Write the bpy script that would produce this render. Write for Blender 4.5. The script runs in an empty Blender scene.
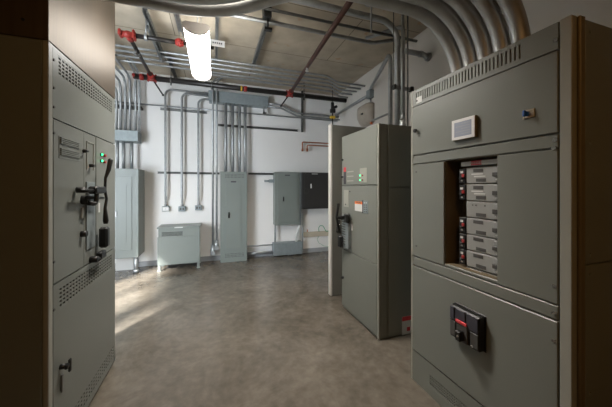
import bpy, math, random
from mathutils import Vector, Matrix
random.seed(4)
sc = bpy.context.scene
col = sc.collection

# ------------------------------------------------------------------ camera
F = 268.0; CX = 306.0; CY = 187.0; H = 1.53; YAW = math.radians(18.9)
c_, s_ = math.cos(YAW), math.sin(YAW)
cam = bpy.data.cameras.new('camera'); cam_o = bpy.data.objects.new('camera', cam); col.objects.link(cam_o)
cam.sensor_width = 36.0; cam.lens = F/612*36; cam.shift_y = (CY-203.5)/612
cam.clip_start = 0.02
cam_o.location = (0, 0, H); cam_o.rotation_euler = (math.pi/2, 0, -YAW)
sc.camera = cam_o

def P(px, py, X=None, Y=None, Z=None):
    """point of the room that lies on a given wall / ceiling / cabinet plane"""
    t = (px-CX)/F; v = (CY-py)/F
    dx, dy, dz = t*c_+s_, c_-t*s_, v
    k = X/dx if X is not None else (Y/dy if Y is not None else (Z-H)/dz)
    return Vector((k*dx, k*dy, H+k*dz))

# ------------------------------------------------------------------ room numbers
YB = 5.9; XR = 2.8; XL = -3.3; YF = -1.6; HC = 3.74
XS = 1.494; XC = -0.818; XM = 1.55

# ------------------------------------------------------------------ materials
def nodes(m):
    m.use_nodes = True
    return m.node_tree.nodes, m.node_tree.links
def mat(name, colr, rough=.5, metal=0., var=.0, scale=6., bump=0., bscale=60., stretch=None, spec=None, emit=None, rvar=0.):
    m = bpy.data.materials.new(name); n, l = nodes(m); b = n['Principled BSDF']
    b.inputs['Roughness'].default_value = rough; b.inputs['Metallic'].default_value = metal
    if spec is not None: b.inputs['Specular IOR Level'].default_value = spec
    tc = n.new('ShaderNodeTexCoord'); mp = n.new('ShaderNodeMapping'); l.new(tc.outputs['Object'], mp.inputs[0])
    if stretch: mp.inputs['Scale'].default_value = stretch
    nz = n.new('ShaderNodeTexNoise'); nz.inputs['Scale'].default_value = scale; nz.inputs['Detail'].default_value = 5
    l.new(mp.outputs[0], nz.inputs['Vector'])
    r = n.new('ShaderNodeValToRGB'); r.color_ramp.elements[0].position = .3; r.color_ramp.elements[1].position = .7
    a = [max(0, x*(1-var)) for x in colr]; d = [min(1, x*(1+var)) for x in colr]
    r.color_ramp.elements[0].color = (*a, 1); r.color_ramp.elements[1].color = (*d, 1)
    l.new(nz.outputs['Fac'], r.inputs[0]); l.new(r.outputs[0], b.inputs['Base Color'])
    if rvar:
        mr = n.new('ShaderNodeMapRange'); mr.inputs[3].default_value = rough-rvar; mr.inputs[4].default_value = rough+rvar
        l.new(nz.outputs['Fac'], mr.inputs[0]); l.new(mr.outputs[0], b.inputs['Roughness'])
    if bump:
        n2 = n.new('ShaderNodeTexNoise'); n2.inputs['Scale'].default_value = bscale; l.new(mp.outputs[0], n2.inputs['Vector'])
        bp = n.new('ShaderNodeBump'); bp.inputs['Strength'].default_value = bump; bp.inputs['Distance'].default_value = .01
        l.new(n2.outputs['Fac'], bp.inputs['Height']); l.new(bp.outputs[0], b.inputs['Normal'])
    if emit:
        b.inputs['Emission Color'].default_value = (*emit[0], 1); b.inputs['Emission Strength'].default_value = emit[1]
    return m

M = {}
M['paint'] = mat('grey_cabinet_paint', (.186, .196, .177), .33, .0, .03, 2, .04, 250)
M['paint_side'] = M['paint']
M['edge'] = mat('light_grey_edge_paint', (.33, .33, .29), .35, .0, .03)
M['paint2'] = mat('daylight_tinted_panel_paint', (.185, .210, .198), .4, 0, .03, 3)  # same grey cabinet paint, with cool daylight mixed into the colour
M['blackpanel'] = mat('charcoal_panel_paint', (.028, .027, .026), .45)
M['dark'] = mat('dark_gap', (.008, .008, .007), .8)
M['tan'] = mat('bay_liner_metal', (.21, .165, .105), .5, .3)
M['galv'] = mat('galvanised_conduit', (.36, .38, .39), .42, .65, .14, 14, rvar=.08)
M['galvbig'] = mat('galvanised_large_conduit', (.50, .50, .49), .42, .6, .12, 9, rvar=.1)
M['galvbox'] = mat('galvanised_box', (.26, .30, .31), .5, .3, .08, 18)
M['strut'] = mat('strut_channel', (.30, .31, .31), .45, .75, .12, 20)
M['darkstrut'] = mat('aged_strut_channel', (.13, .13, .125), .5, .6, .15, 20)
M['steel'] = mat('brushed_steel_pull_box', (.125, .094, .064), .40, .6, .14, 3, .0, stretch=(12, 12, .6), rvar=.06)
M['blackpipe'] = mat('black_sprinkler_pipe', (.018, .016, .015), .38, .2, .2, 10)
M['maroon'] = mat('dark_brown_pipe', (.075, .032, .024), .42, .1, .2, 10)
M['red'] = mat('red_coupling', (.27, .022, .016), .5, 0, .15, 12)
M['copper'] = mat('copper_pipe', (.40, .15, .08), .35, .7)
M['black'] = mat('black_plastic', (.010, .010, .010), .38)
M['darkplastic'] = mat('slate_plastic', (.045, .045, .062), .4)
M['white'] = mat('white_plastic', (.72, .72, .72), .4)
M['label'] = mat('paper_label', (.62, .63, .62), .6)
M['greylabel'] = mat('grey_label', (.33, .34, .34), .6)
M['ink'] = mat('printed_ink', (.05, .05, .06), .6)
M['redlabel'] = mat('red_label', (.62, .05, .06), .5)
M['orange'] = mat('orange_label', (.80, .20, .05), .5)
M['yellow'] = mat('yellow_tag', (.75, .50, .05), .5)
M['blue'] = mat('blue_knob', (.02, .12, .5), .35)
M['screen'] = mat('display_screen', (.26, .28, .33), .25, emit=((.75, .80, .95), .05))
M['module'] = mat('breaker_grey_moulding', (.30, .305, .295), .45, 0, .04, 8)
M['moduledark'] = mat('breaker_dark_moulding', (.07, .068, .066), .45)
M['led'] = mat('green_lamp', (.05, .8, .3), .3, emit=((.03, 1.0, .28), 2.5))
M['redlamp'] = mat('red_lamp', (.40, .03, .03), .3)
M['chrome'] = mat('polished_steel', (.6, .6, .6), .22, 1.)
M['beige'] = mat('beige_housing', (.38, .34, .29), .5, 0, .08, 12)
M['wood'] = mat('pale_board', (.46, .41, .32), .6, 0, .1, 10)
M['greenwire'] = mat('green_wire_jacket', (.02, .30, .14), .45)
M['cap'] = mat('fixture_end_cap', (.20, .185, .17), .45, .2)
M['lens'] = mat('lit_acrylic_lens', (.9, .9, .9), .4, emit=((1., .975, .92), 14.5))
M['doorpaint'] = mat('grey_door_paint', (.17, .17, .15), .45, 0, .03)
M['dooredge'] = mat('pale_door_edge', (.62, .61, .58), .4)
M['base'] = mat('rubber_baseboard', (.30, .31, .32), .5, 0, .06)

# walls
def wall_mat(name, base, v):
    m = mat(name, base, .75, 0, v, 1.3, .10, 35); return m
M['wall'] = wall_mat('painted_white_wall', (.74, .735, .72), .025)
M['wall_r'] = wall_mat('shade_toned_right_wall', (.62, .60, .565), .03)  # white wall, base lowered so the colour carries some of the shade
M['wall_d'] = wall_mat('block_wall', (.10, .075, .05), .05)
# floor: polished concrete with mottling
m = bpy.data.materials.new('polished_concrete'); n, l = nodes(m); b = n['Principled BSDF']
tc = n.new('ShaderNodeTexCoord')
n1 = n.new('ShaderNodeTexNoise'); n1.inputs['Scale'].default_value = 1.6; n1.inputs['Detail'].default_value = 12; n1.inputs['Roughness'].default_value = .72
n1.inputs['Distortion'].default_value = .6
n2 = n.new('ShaderNodeTexNoise'); n2.inputs['Scale'].default_value = 14; n2.inputs['Detail'].default_value = 8
l.new(tc.outputs['Object'], n1.inputs['Vector']); l.new(tc.outputs['Object'], n2.inputs['Vector'])
r1 = n.new('ShaderNodeValToRGB'); r1.color_ramp.elements[0].position = .32; r1.color_ramp.elements[1].position = .70
r1.color_ramp.elements[0].color = (.088, .076, .060, 1); r1.color_ramp.elements[1].color = (.178, .156, .128, 1)
r2 = n.new('ShaderNodeValToRGB'); r2.color_ramp.elements[0].position = .3; r2.color_ramp.elements[1].position = .7
r2.color_ramp.elements[0].color = (.80, .80, .80, 1); r2.color_ramp.elements[1].color = (1.1, 1.1, 1.1, 1)
mx = n.new('ShaderNodeMix'); mx.data_type = 'RGBA'; mx.blend_type = 'MULTIPLY'; mx.inputs[0].default_value = 1
l.new(n1.outputs['Fac'], r1.inputs[0]); l.new(n2.outputs['Fac'], r2.inputs[0])
l.new(r1.outputs[0], mx.inputs[6]); l.new(r2.outputs[0], mx.inputs[7]); l.new(mx.outputs[2], b.inputs['Base Color'])
mr = n.new('ShaderNodeMapRange'); mr.inputs[3].default_value = .12; mr.inputs[4].default_value = .30
l.new(n1.outputs['Fac'], mr.inputs[0]); l.new(mr.outputs[0], b.inputs['Roughness'])
bp = n.new('ShaderNodeBump'); bp.inputs['Strength'].default_value = .12; bp.inputs['Distance'].default_value = .01
l.new(n2.outputs['Fac'], bp.inputs['Height']); l.new(bp.outputs[0], b.inputs['Normal'])
M['floor'] = m
# ceiling: board with joints and rust-toned stains
m = bpy.data.materials.new('concrete_ceiling'); n, l = nodes(m); b = n['Principled BSDF']; b.inputs['Roughness'].default_value = .85
tc = n.new('ShaderNodeTexCoord')
br = n.new('ShaderNodeTexBrick'); br.inputs['Scale'].default_value = 1.0; br.inputs['Brick Width'].default_value = 2.4; br.inputs['Row Height'].default_value = 1.2
br.inputs['Mortar Size'].default_value = .006; br.inputs['Mortar Smooth'].default_value = .2
br.inputs['Color1'].default_value = (.47, .41, .32, 1); br.inputs['Color2'].default_value = (.43, .375, .295, 1); br.inputs['Mortar'].default_value = (.15, .13, .10, 1)
mp = n.new('ShaderNodeMapping'); mp.inputs['Location'].default_value = (.35, .30, 0)
l.new(tc.outputs['Object'], mp.inputs[0]); l.new(mp.outputs[0], br.inputs['Vector'])
n1 = n.new('ShaderNodeTexNoise'); n1.inputs['Scale'].default_value = 3.2; n1.inputs['Detail'].default_value = 7
n2 = n.new('ShaderNodeTexNoise'); n2.inputs['Scale'].default_value = 4.5; n2.inputs['Detail'].default_value = 3
l.new(tc.outputs['Object'], n1.inputs['Vector']); l.new(mp.outputs[0], n2.inputs['Vector'])
r1 = n.new('ShaderNodeValToRGB'); r1.color_ramp.elements[0].position = .3; r1.color_ramp.elements[1].position = .7
r1.color_ramp.elements[0].color = (.78, .78, .78, 1); r1.color_ramp.elements[1].color = (1.08, 1.08, 1.08, 1)
l.new(n1.outputs['Fac'], r1.inputs[0])
mx = n.new('ShaderNodeMix'); mx.data_type = 'RGBA'; mx.blend_type = 'MULTIPLY'; mx.inputs[0].default_value = 1
l.new(br.outputs['Color'], mx.inputs[6]); l.new(r1.outputs[0], mx.inputs[7])
r2 = n.new('ShaderNodeValToRGB'); r2.color_ramp.elements[0].position = .66; r2.color_ramp.elements[1].position = .74
r2.color_ramp.elements[0].color = (0, 0, 0, 1); r2.color_ramp.elements[1].color = (.55, .55, .55, 1)
l.new(n2.outputs['Fac'], r2.inputs[0])
mx2 = n.new('ShaderNodeMix'); mx2.data_type = 'RGBA'; l.new(r2.outputs[0], mx2.inputs[0]); l.new(mx.outputs[2], mx2.inputs[6])
mx2.inputs[7].default_value = (.42, .23, .11, 1); l.new(mx2.outputs[2], b.inputs['Base Color'])
M['ceiling'] = m

# ------------------------------------------------------------------ mesh builder (world coordinates)
class MB:
    def __init__(s): s.v = []; s.f = []; s.mi = []; s.sm = []; s.ch = []
    def add(s, vs, fs, mi=0, smooth=False):
        k = len(s.v); s.ch.append((k, len(s.f))); s.v += [Vector(x) for x in vs]
        for f in fs: s.f.append([k+i for i in f]); s.mi.append(mi); s.sm.append(smooth)
        return s
    def box(s, a, b, mi=0, bev=0.0):
        x0, x1 = sorted((a[0], b[0])); y0, y1 = sorted((a[1], b[1])); z0, z1 = sorted((a[2], b[2]))
        w = min(x1-x0, y1-y0, z1-z0); bev = min(bev, w*.45)
        if bev <= 0:
            vs = [(x, y, z) for x in (x0, x1) for y in (y0, y1) for z in (z0, z1)]
            return s.add(vs, [(0,1,3,2), (4,6,7,5), (0,4,5,1), (2,3,7,6), (0,2,6,4), (1,5,7,3)], mi)
        vs = []; idx = {}
        C = [(x0, x1), (y0, y1), (z0, z1)]
        for i in (0, 1):
            for j in (0, 1):
                for k in (0, 1):
                    co = (i, j, k); p = [C[a_][co[a_]] for a_ in range(3)]
                    for ax in range(3):
                        q = list(p)
                        for o in range(3):
                            if o != ax: q[o] += bev if co[o] == 0 else -bev
                        idx[(co, ax)] = len(vs); vs.append(q)
        fs = []
        for ax in range(3):
            o1, o2 = (ax+1) % 3, (ax+2) % 3
            for sgn in (0, 1):
                q = []
                for (a1, a2) in ((0,0), (1,0), (1,1), (0,1)):
                    co = [0,0,0]; co[ax] = sgn; co[o1] = a1; co[o2] = a2; q.append(idx[(tuple(co), ax)])
                fs.append(q if sgn else q[::-1])
            # edges parallel to ax
            for a1 in (0, 1):
                for a2 in (0, 1):
                    c0 = [0,0,0]; c1 = [0,0,0]; c0[o1] = c1[o1] = a1; c0[o2] = c1[o2] = a2; c1[ax] = 1
                    q = [idx[(tuple(c0), o1)], idx[(tuple(c1), o1)], idx[(tuple(c1), o2)], idx[(tuple(c0), o2)]]
                    fs.append(q if (a1 ^ a2) else q[::-1])
        for i in (0, 1):
            for j in (0, 1):
                for k in (0, 1):
                    co = (i, j, k); q = [idx[(co, 0)], idx[(co, 1)], idx[(co, 2)]]
                    fs.append(q if (i+j+k) % 2 else q[::-1])
        return s.add(vs, fs, mi)
    def tube(s, pts, r, seg=12, mi=0, caps=True, radii=None):
        pts = [Vector(p) for p in pts]
        T = []
        for i in range(len(pts)):
            a = pts[max(0, i-1)]; b = pts[min(len(pts)-1, i+1)]; T.append((b-a).normalized())
        up = Vector((0, 0, 1)) if abs(T[0].z) < .9 else Vector((1, 0, 0))
        N = T[0].cross(up).normalized(); vs = []; fs = []
        for i, p in enumerate(pts):
            if i:
                ax = T[i-1].cross(T[i])
                if ax.length > 1e-6:
                    N = Matrix.Rotation(T[i-1].angle(T[i]), 3, ax.normalized()) @ N
            B = T[i].cross(N); rr = radii[i] if radii else r
            for k in range(seg):
                a = 2*math.pi*k/seg; vs.append(p + (N*math.cos(a)+B*math.sin(a))*rr)
        for i in range(len(pts)-1):
            for k in range(seg):
                fs.append((i*seg+k, i*seg+(k+1) % seg, (i+1)*seg+(k+1) % seg, (i+1)*seg+k))
        s.add(vs, fs, mi, True)
        if caps:
            k0 = len(s.v)-len(vs)
            s.f.append([k0+k for k in range(seg)][::-1]); s.mi.append(mi); s.sm.append(False)
            e = k0+(len(pts)-1)*seg
            s.f.append([e+k for k in range(seg)]); s.mi.append(mi); s.sm.append(False)
        return s
    def cyl(s, a, b, r, seg=16, mi=0): return s.tube([a, b], r, seg, mi)
    def ball(s, c, r, mi=0, seg=12, sc_=(1,1,1)):
        vs = []; fs = []; n = seg//2
        for i in range(n+1):
            th = math.pi*i/n
            for k in range(seg):
                a = 2*math.pi*k/seg
                vs.append((c[0]+r*sc_[0]*math.sin(th)*math.cos(a), c[1]+r*sc_[1]*math.sin(th)*math.sin(a), c[2]+r*sc_[2]*math.cos(th)))
        for i in range(n):
            for k in range(seg): fs.append((i*seg+k, (i+1)*seg+k, (i+1)*seg+(k+1) % seg, i*seg+(k+1) % seg))
        return s.add(vs, fs, mi, True)
    def build(s, name, mats, parent=None, origin=None):
        if not isinstance(mats, (list, tuple)): mats = [mats]
        if parent is not None: o0 = parent['_o']
        elif origin is not None: o0 = Vector(origin)
        else:
            xs = [v.x for v in s.v]; ys = [v.y for v in s.v]; zs = [v.z for v in s.v]
            o0 = Vector(((min(xs)+max(xs))/2, (min(ys)+max(ys))/2, min(zs)))
        o0 = Vector(o0)
        me = bpy.data.meshes.new(name); me.from_pydata([v-o0 for v in s.v], [], s.f)
        for p, mi, sm in zip(me.polygons, s.mi, s.sm): p.material_index = mi; p.use_smooth = sm
        for m_ in mats: me.materials.append(m_)
        me.update()
        o = bpy.data.objects.new(name, me); col.objects.link(o); o['_o'] = tuple(o0)
        if parent is not None: o.parent = parent
        else: o.location = o0
        return o

def build_each(mb, name, mats, parent=None):
    out = []; ch = mb.ch+[(len(mb.v), len(mb.f))]
    for (v0, f0), (v1, f1) in zip(ch[:-1], ch[1:]):
        n = MB(); n.v = mb.v[v0:v1]; n.f = [[i-v0 for i in f] for f in mb.f[f0:f1]]; n.mi = mb.mi[f0:f1]; n.sm = mb.sm[f0:f1]
        out.append(n.build(name, mats, parent))
    return out
def tag(o, label=None, cat=None, group=None, kind=None):
    if label: o['label'] = label
    if cat: o['category'] = cat
    if group: o['group'] = group
    if kind: o['kind'] = kind
    return o
def thing(name, loc, label, cat, group=None):
    o = bpy.data.objects.new(name, None); col.objects.link(o); o.location = loc; o['_o'] = tuple(loc); o.empty_display_size = .1
    return tag(o, label, cat, group)
def struct(name, mb, m, parent=None): return tag(mb.build(name, m, parent), kind='structure') if parent is None else mb.build(name, m, parent)

def fillet(pts, R, n=7):
    pts = [Vector(p) for p in pts]; out = [pts[0]]
    for i in range(1, len(pts)-1):
        a, b, c = pts[i-1], pts[i], pts[i+1]; u = (a-b).normalized(); w = (c-b).normalized()
        ang = u.angle(w)
        if ang > math.pi-.02: out.append(b); continue
        t = min(R/math.tan(ang/2), (a-b).length*.49 if i > 1 else (a-b).length*.95, (c-b).length*.49 if i < len(pts)-2 else (c-b).length*.95)
        rr = t*math.tan(ang/2); bis = (u+w).normalized(); cen = b+bis*(rr/math.sin(ang/2))
        p0 = b+u*t; p1 = b+w*t; v0 = p0-cen; v1 = p1-cen; ax = v0.cross(v1).normalized(); th = v0.angle(v1)
        for k in range(n+1): out.append(cen+Matrix.Rotation(th*k/n, 3, ax) @ v0)
    out.append(pts[-1]); return out

# faces: frames on which cabinet details are laid. out>0 is towards the viewer side of the face
class Face:
    def __init__(s, axis, val, sign, base=0.): s.axis = axis; s.val = val; s.sign = sign; s.base = base
    def w(s, a, z, o=0.):
        o = o+s.base
        return Vector((s.val+s.sign*o, a, z)) if s.axis == 'X' else Vector((a, s.val+s.sign*o, z))
    def px(s, px, py):
        p = P(px, py, X=s.val) if s.axis == 'X' else P(px, py, Y=s.val)
        return (p.y, p.z) if s.axis == 'X' else (p.x, p.z)
    def box(s, mb, a0, a1, z0, z1, o0, o1, mi=0, bev=0.): return mb.box(s.w(a0, z0, o0), s.w(a1, z1, o1), mi, bev)
    def cyl(s, mb, a, z, o0, o1, r, mi=0, seg=14): return mb.cyl(s.w(a, z, o0), s.w(a, z, o1), r, seg, mi)

def plate(face, name, a0, a1, z0, z1, m, parent, o0=0., o1=.012, bev=.003):
    mb = MB(); face.box(mb, a0, a1, z0, z1, o0, o1, 0, bev); return mb.build(name, m, parent)
def slots(face, name, a0, a1, z0, z1, rows, cols, m, parent, o0=0., o1=.010, fr=.5, fz=.5, mg=.02, back=None):
    """perforated plate: real openings over a sheet coloured to paint in what shows behind, mostly shade"""
    mb = MB()
    face.box(mb, a0, a1, z0, z1, o0, o0+.001, 1)  # backing sheet, dark by default to paint in shade behind the slots
    face.box(mb, a0, a0+mg, z0, z1, o0, o1); face.box(mb, a1-mg, a1, z0, z1, o0, o1)
    face.box(mb, a0+mg, a1-mg, z0, z0+mg, o0, o1); face.box(mb, a0+mg, a1-mg, z1-mg, z1, o0, o1)
    A0, A1, Z0, Z1 = a0+mg, a1-mg, z0+mg, z1-mg
    da = (A1-A0)/cols; dz = (Z1-Z0)/rows
    for i in range(cols):
        face.box(mb, A0+i*da, A0+(i+1-fr)*da, Z0, Z1, o0, o1)
    if rows > 1:
        for j in range(rows): face.box(mb, A0, A1, Z0+j*dz, Z0+(j+1-fz)*dz, o0, o1-.0005)
    return mb.build(name, [m, back or M['dark']], parent)
def text(name, s, face, a, z, o, size, m, parent, flip=False):
    cu = bpy.data.curves.new(name, 'FONT'); cu.body = s; cu.size = size; cu.align_x = 'CENTER'; cu.align_y = 'CENTER'; cu.extrude = .0004
    t = bpy.data.objects.new(name, cu)
    if face.axis == 'X': t.rotation_euler = (math.pi/2, 0, math.pi/2 if face.sign > 0 else -math.pi/2)
    else: t.rotation_euler = (math.pi/2, 0, 0)
    col.objects.link(t); bpy.context.view_layer.update()
    me = bpy.data.meshes.new_from_object(t); 
    R = t.rotation_euler.to_matrix(); col.objects.unlink(t)
    p = face.w(a, z, o)-Vector(parent['_o'])
    for v in me.vertices: v.co = R @ v.co + p
    me.materials.clear(); me.materials.append(m)
    ob = bpy.data.objects.new(name, me); ob['_o'] = tuple(parent['_o']); ob.parent = parent; col.objects.link(ob); return ob

# ================================================================== SETTING
mb = MB(); mb.box((XL, YF, -.1), (XR+.12, YB+.12, 0)); struct('floor', mb, M['floor'])
mb = MB(); mb.box((XL, YF, HC), (XR+.12, YB+.12, HC+.15)); struct('ceiling', mb, M['ceiling'])
mb = MB(); mb.box((XL, YB, 0), (XR+.12, YB+.12, HC)); struct('wall_back', mb, M['wall'])
# right wall with the door opening between y 3.46 and 4.68
mb = MB()
DY0, DY1, DH = 3.44, 4.66, 2.43
mb.box((XR, YF, 0), (XR+.12, DY0, HC)); mb.box((XR, DY1, 0), (XR+.12, YB, HC)); mb.box((XR, DY0, DH), (XR+.12, DY1, HC))
mb.box((XR+.10, DY0, 0), (XR+.12, DY1, DH))
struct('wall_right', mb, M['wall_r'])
# left wall with a tall glazed opening and a clerestory, both hidden from the camera by the switchgear
WY0, WY1 = .60, 2.50
SY0, SY1, SZ0, SZ1 = -.38, .20, 2.22, 2.76
mb = MB()
mb.box((XL-.12, YF, 0), (XL, SY0, HC)); mb.box((XL-.12, SY1, 0), (XL, WY0, HC)); mb.box((XL-.12, SY0, 0), (XL, SY1, SZ0)); mb.box((XL-.12, SY0, SZ1), (XL, SY1, HC)); mb.box((XL-.12, WY1, 0), (XL, YB+.12, HC)); mb.box((XL-.12, WY0, 2.6), (XL, WY1, HC))
struct('wall_left', mb, M['wall'])
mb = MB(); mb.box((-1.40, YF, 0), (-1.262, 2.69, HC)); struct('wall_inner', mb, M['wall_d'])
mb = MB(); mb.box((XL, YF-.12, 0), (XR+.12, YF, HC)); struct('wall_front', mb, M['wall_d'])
mb = MB()
for (y0, y1) in ((WY0, WY0+.06), (WY1-.06, WY1), ((WY0+WY1)/2-.03, (WY0+WY1)/2+.03)): mb.box((XL-.10, y0, 0), (XL-.02, y1, 2.6), 0, .004)
mb.box((XL-.10, WY0, 2.54), (XL-.02, WY1, 2.6)); mb.box((XL-.10, WY0, 0), (XL-.02, WY1, .06))
struct('window_1', mb, M['strut'])
mb = MB()
for (a, b) in (((XL-.09, SY0, SZ0), (XL-.03, SY1, SZ0+.02)), ((XL-.09, SY0, SZ1-.02), (XL-.03, SY1, SZ1)), ((XL-.09, SY0, SZ0+.02), (XL-.03, SY0+.02, SZ1-.02)), ((XL-.09, SY1-.02, SZ0+.02), (XL-.03, SY1, SZ1-.02))): mb.box(a, b)
struct('window_2', mb, M['strut'])
mb = MB(); mb.box((XL, YB-.012, 0), (XR, YB, .10), 0, .003); struct('baseboard_back', mb, M['base'])
mb = MB(); mb.box((XR-.012, DY1, 0), (XR, YB-.012, .10), 0, .003); struct('baseboard_right', mb, M['base'])

# open room door, seen at its free edge
DYa = P(331, 298.7, X=1.54).y
d = thing('door_1', (XR, DYa, 0), None, None); d['kind'] = 'structure'
dY0, dY1 = DYa, DYa+.05
mb = MB(); mb.box((1.56, dY0, .012), (XR-.004, dY1, 2.40), 0, .002); mb.build('door_leaf', M['doorpaint'], d)
mb = MB(); mb.box((1.535, dY0-.002, .012), (1.56, dY1+.03, 2.41), 0, .003); mb.build('door_edge', M['dooredge'], d)
mb = MB()
q = P(338, 226, Y=dY0)
mb.box((q.x-.028, dY0-.008, q.z-.09), (q.x+.028, dY0, q.z+.09), 0, .003)
mb.cyl((q.x, dY0-.05, q.z+.02), (q.x, dY0-.006, q.z+.02), .012)
mb.tube(fillet([(q.x, dY0-.05, q.z+.02), (q.x, dY0-.055, q.z+.02), (q.x+.11, dY0-.055, q.z+.02)], .01), .010)
mb.build('door_handle', M['chrome'], d)

# ================================================================== RIGHT SWITCHBOARD
fS = Face('X', XS, -1, -.014)
ya, yb = .790, 1.742
sw = thing('switchboard', (XS+.45, 1.25, 0), 'large grey switchboard at right with a stacked breaker bay, touch display and black main breaker', 'switchboard')
ZT = 2.29
# opening of the bay
b0 = fS.px(444, 164); b1 = fS.px(497, 156); bz0 = 1.005; bz1 = fS.px(444, 160.5)[1]
bya, byb = b1[0], b0[0]           # near edge, far edge of the opening
mb = MB()
XB0, XB1 = XS+.014, 2.42
for (A, B) in (((XB0, ya-.05, 0), (XB1, bya, ZT)), ((XB0, byb, 0), (XB1, yb+.02, ZT)), ((XB0, bya, 0), (XB1, byb, bz0)), ((XB0, bya, bz1), (XB1, byb, ZT)), ((XB0+.16, bya, bz0), (XB1, byb, bz1))):
    mb.box(A, B)
mb.build('body', M['paint'], sw)
mb = MB(); mb.box((XS+.0, ya-.051, 0), (XS+.035, ya-.006, ZT+.004), 0, .003); mb.build('corner_post', M['edge'], sw)
mb = MB(); mb.box((XS+.0, yb+.001, 0), (XS+.03, yb+.021, ZT+.004), 0, .003); mb.build('corner_post', M['edge'], sw)
# side panels facing the viewer (lower, upper)
zs = 1.18
for (z0, z1) in ((.02, zs-.004), (zs+.004, 2.27)):
    mb = MB(); mb.box((XS+.075, ya-.062, z0), (2.40, ya-.05, z1), 0, .003)
    for zz in ((z0+.04), (z0+z1)/2, z1-.04): mb.cyl((XS+.11, ya-.066, zz), (XS+.11, ya-.060, zz), .008, 8)
    mb.build('side_panel', M['paint'], sw)
mb = MB(); mb.box((XS+.036, ya-.064, 0), (XS+.072, ya-.05, ZT+.002), 0, .004); mb.build('side_angle', M['tan'], sw)

def zline(pxl, pyl): return fS.px(pxl, pyl)[1]
z_top_lo = (fS.px(415, 106)[1]+fS.px(557, 50.7)[1])/2       # top strip lower edge
z_d1_lo = (fS.px(414.6, 156)[1]+fS.px(558, 132.5)[1])/2
z_r2_hi = (fS.px(414.6, 164.7)[1]+fS.px(494, 155)[1])/2
z_r2_lo = (fS.px(414.6, 256.5)[1]+fS.px(557, 305)[1])/2
z_d3_hi = (fS.px(414.4, 265.4)[1]+fS.px(557.8, 321.4)[1])/2
z_d3_lo = (fS.px(414.4, 351)[1]+fS.px(485, 407)[1])/2
print('zlines', z_top_lo, z_d1_lo, z_r2_hi, z_r2_lo, z_d3_hi, z_d3_lo, 'bay', bya, byb, bz0, bz1)
g = .004
# top strip with slots
s0 = fS.px(524, 45)[0]; s1 = yb-.03
mb = MB()
vz0, vz1 = z_top_lo+.030, ZT-.020
fS.box(mb, ya, s0, z_top_lo+g, ZT, 0, .012); fS.box(mb, s1, yb, z_top_lo+g, ZT, 0, .012)
fS.box(mb, s0, s1, z_top_lo+g, vz0, 0, .012); fS.box(mb, s0, s1, vz1, ZT, 0, .012)
mb.build('top_panel', M['paint'], sw)
slots(fS, 'vent_grille', s0, s1, vz0, vz1, 1, 34, M['paint'], sw, 0, .011, .42, mg=.004, back=M['tan'])  # tan backing paints in the warm light reflected in these slots
mb = MB(); a = fS.px(419, 98)
fS.box(mb, a[0]-.03, a[0]+.03, a[1]-.035, a[1]+.010, .0115, .0135); o = mb.build('nameplate', M['label'], sw)
# door 1
dr = plate(fS, 'door', ya, yb, z_d1_lo+g, z_top_lo-g, M['paint'], sw, 0, .016); 
a = fS.px(454.5, 128); b_ = fS.px(478, 124)
za = fS.px(454.5, 141.5)[1]; zb = fS.px(454.5, 121.5)[1]
mb = MB(); fS.box(mb, b_[0], a[0], za, zb, .016, .036, 1, .003); fS.box(mb, b_[0]+.001, a[0]-.001, za+.001, zb-.001, .036, .040, 0, .002); dp = mb.build('display', [M['white'], M['tan']], dr)
mb = MB(); w = (a[0]-b_[0]); fS.box(mb, b_[0]+w*.13, a[0]-w*.13, za+(zb-za)*.15, zb-(zb-za)*.15, .0395, .0405); mb.build('screen', M['screen'], dp)
mb = MB()
for k in range(5):
    zz = za+(zb-za)*(.26+.12*k); fS.box(mb, b_[0]+w*.2, a[0]-w*(.2 if k % 2 else .45), zz, zz+.003, .0405, .0408)
build_each(mb, 'readout', M['greylabel'], dp)
a = fS.px(529, 114)
mb = MB(); fS.box(mb, a[0]-.028, a[0]+.026, a[1]-.022, a[1]+.022, .016, .022, 0, .002); sl = mb.build('selector_switch', M['wood'], dr)
mb = MB(); fS.cyl(mb, a[0]+.003, a[1], .022, .040, .013); fS.box(mb, a[0]-.002, a[0]+.008, a[1]-.015, a[1]+.015, .040, .052, 0, .002); mb.build('knob', M['blue'], sl)
mb = MB(); fS.box(mb, a[0]+.014, a[0]+.024, a[1]-.024, a[1]-.016, .022, .024); fS.box(mb, a[0]-.022, a[0]+.018, a[1]+.014, a[1]+.019, .022, .024); build_each(mb, 'legend', M['wood'], sl)
a = fS.px(417.5, 131)
mb = MB(); fS.cyl(mb, a[0], a[1], .014, .03, .006); fS.cyl(mb, a[0], a[1], .03, .045, .014); mb.build('latch_knob', M['black'], dr)
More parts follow.
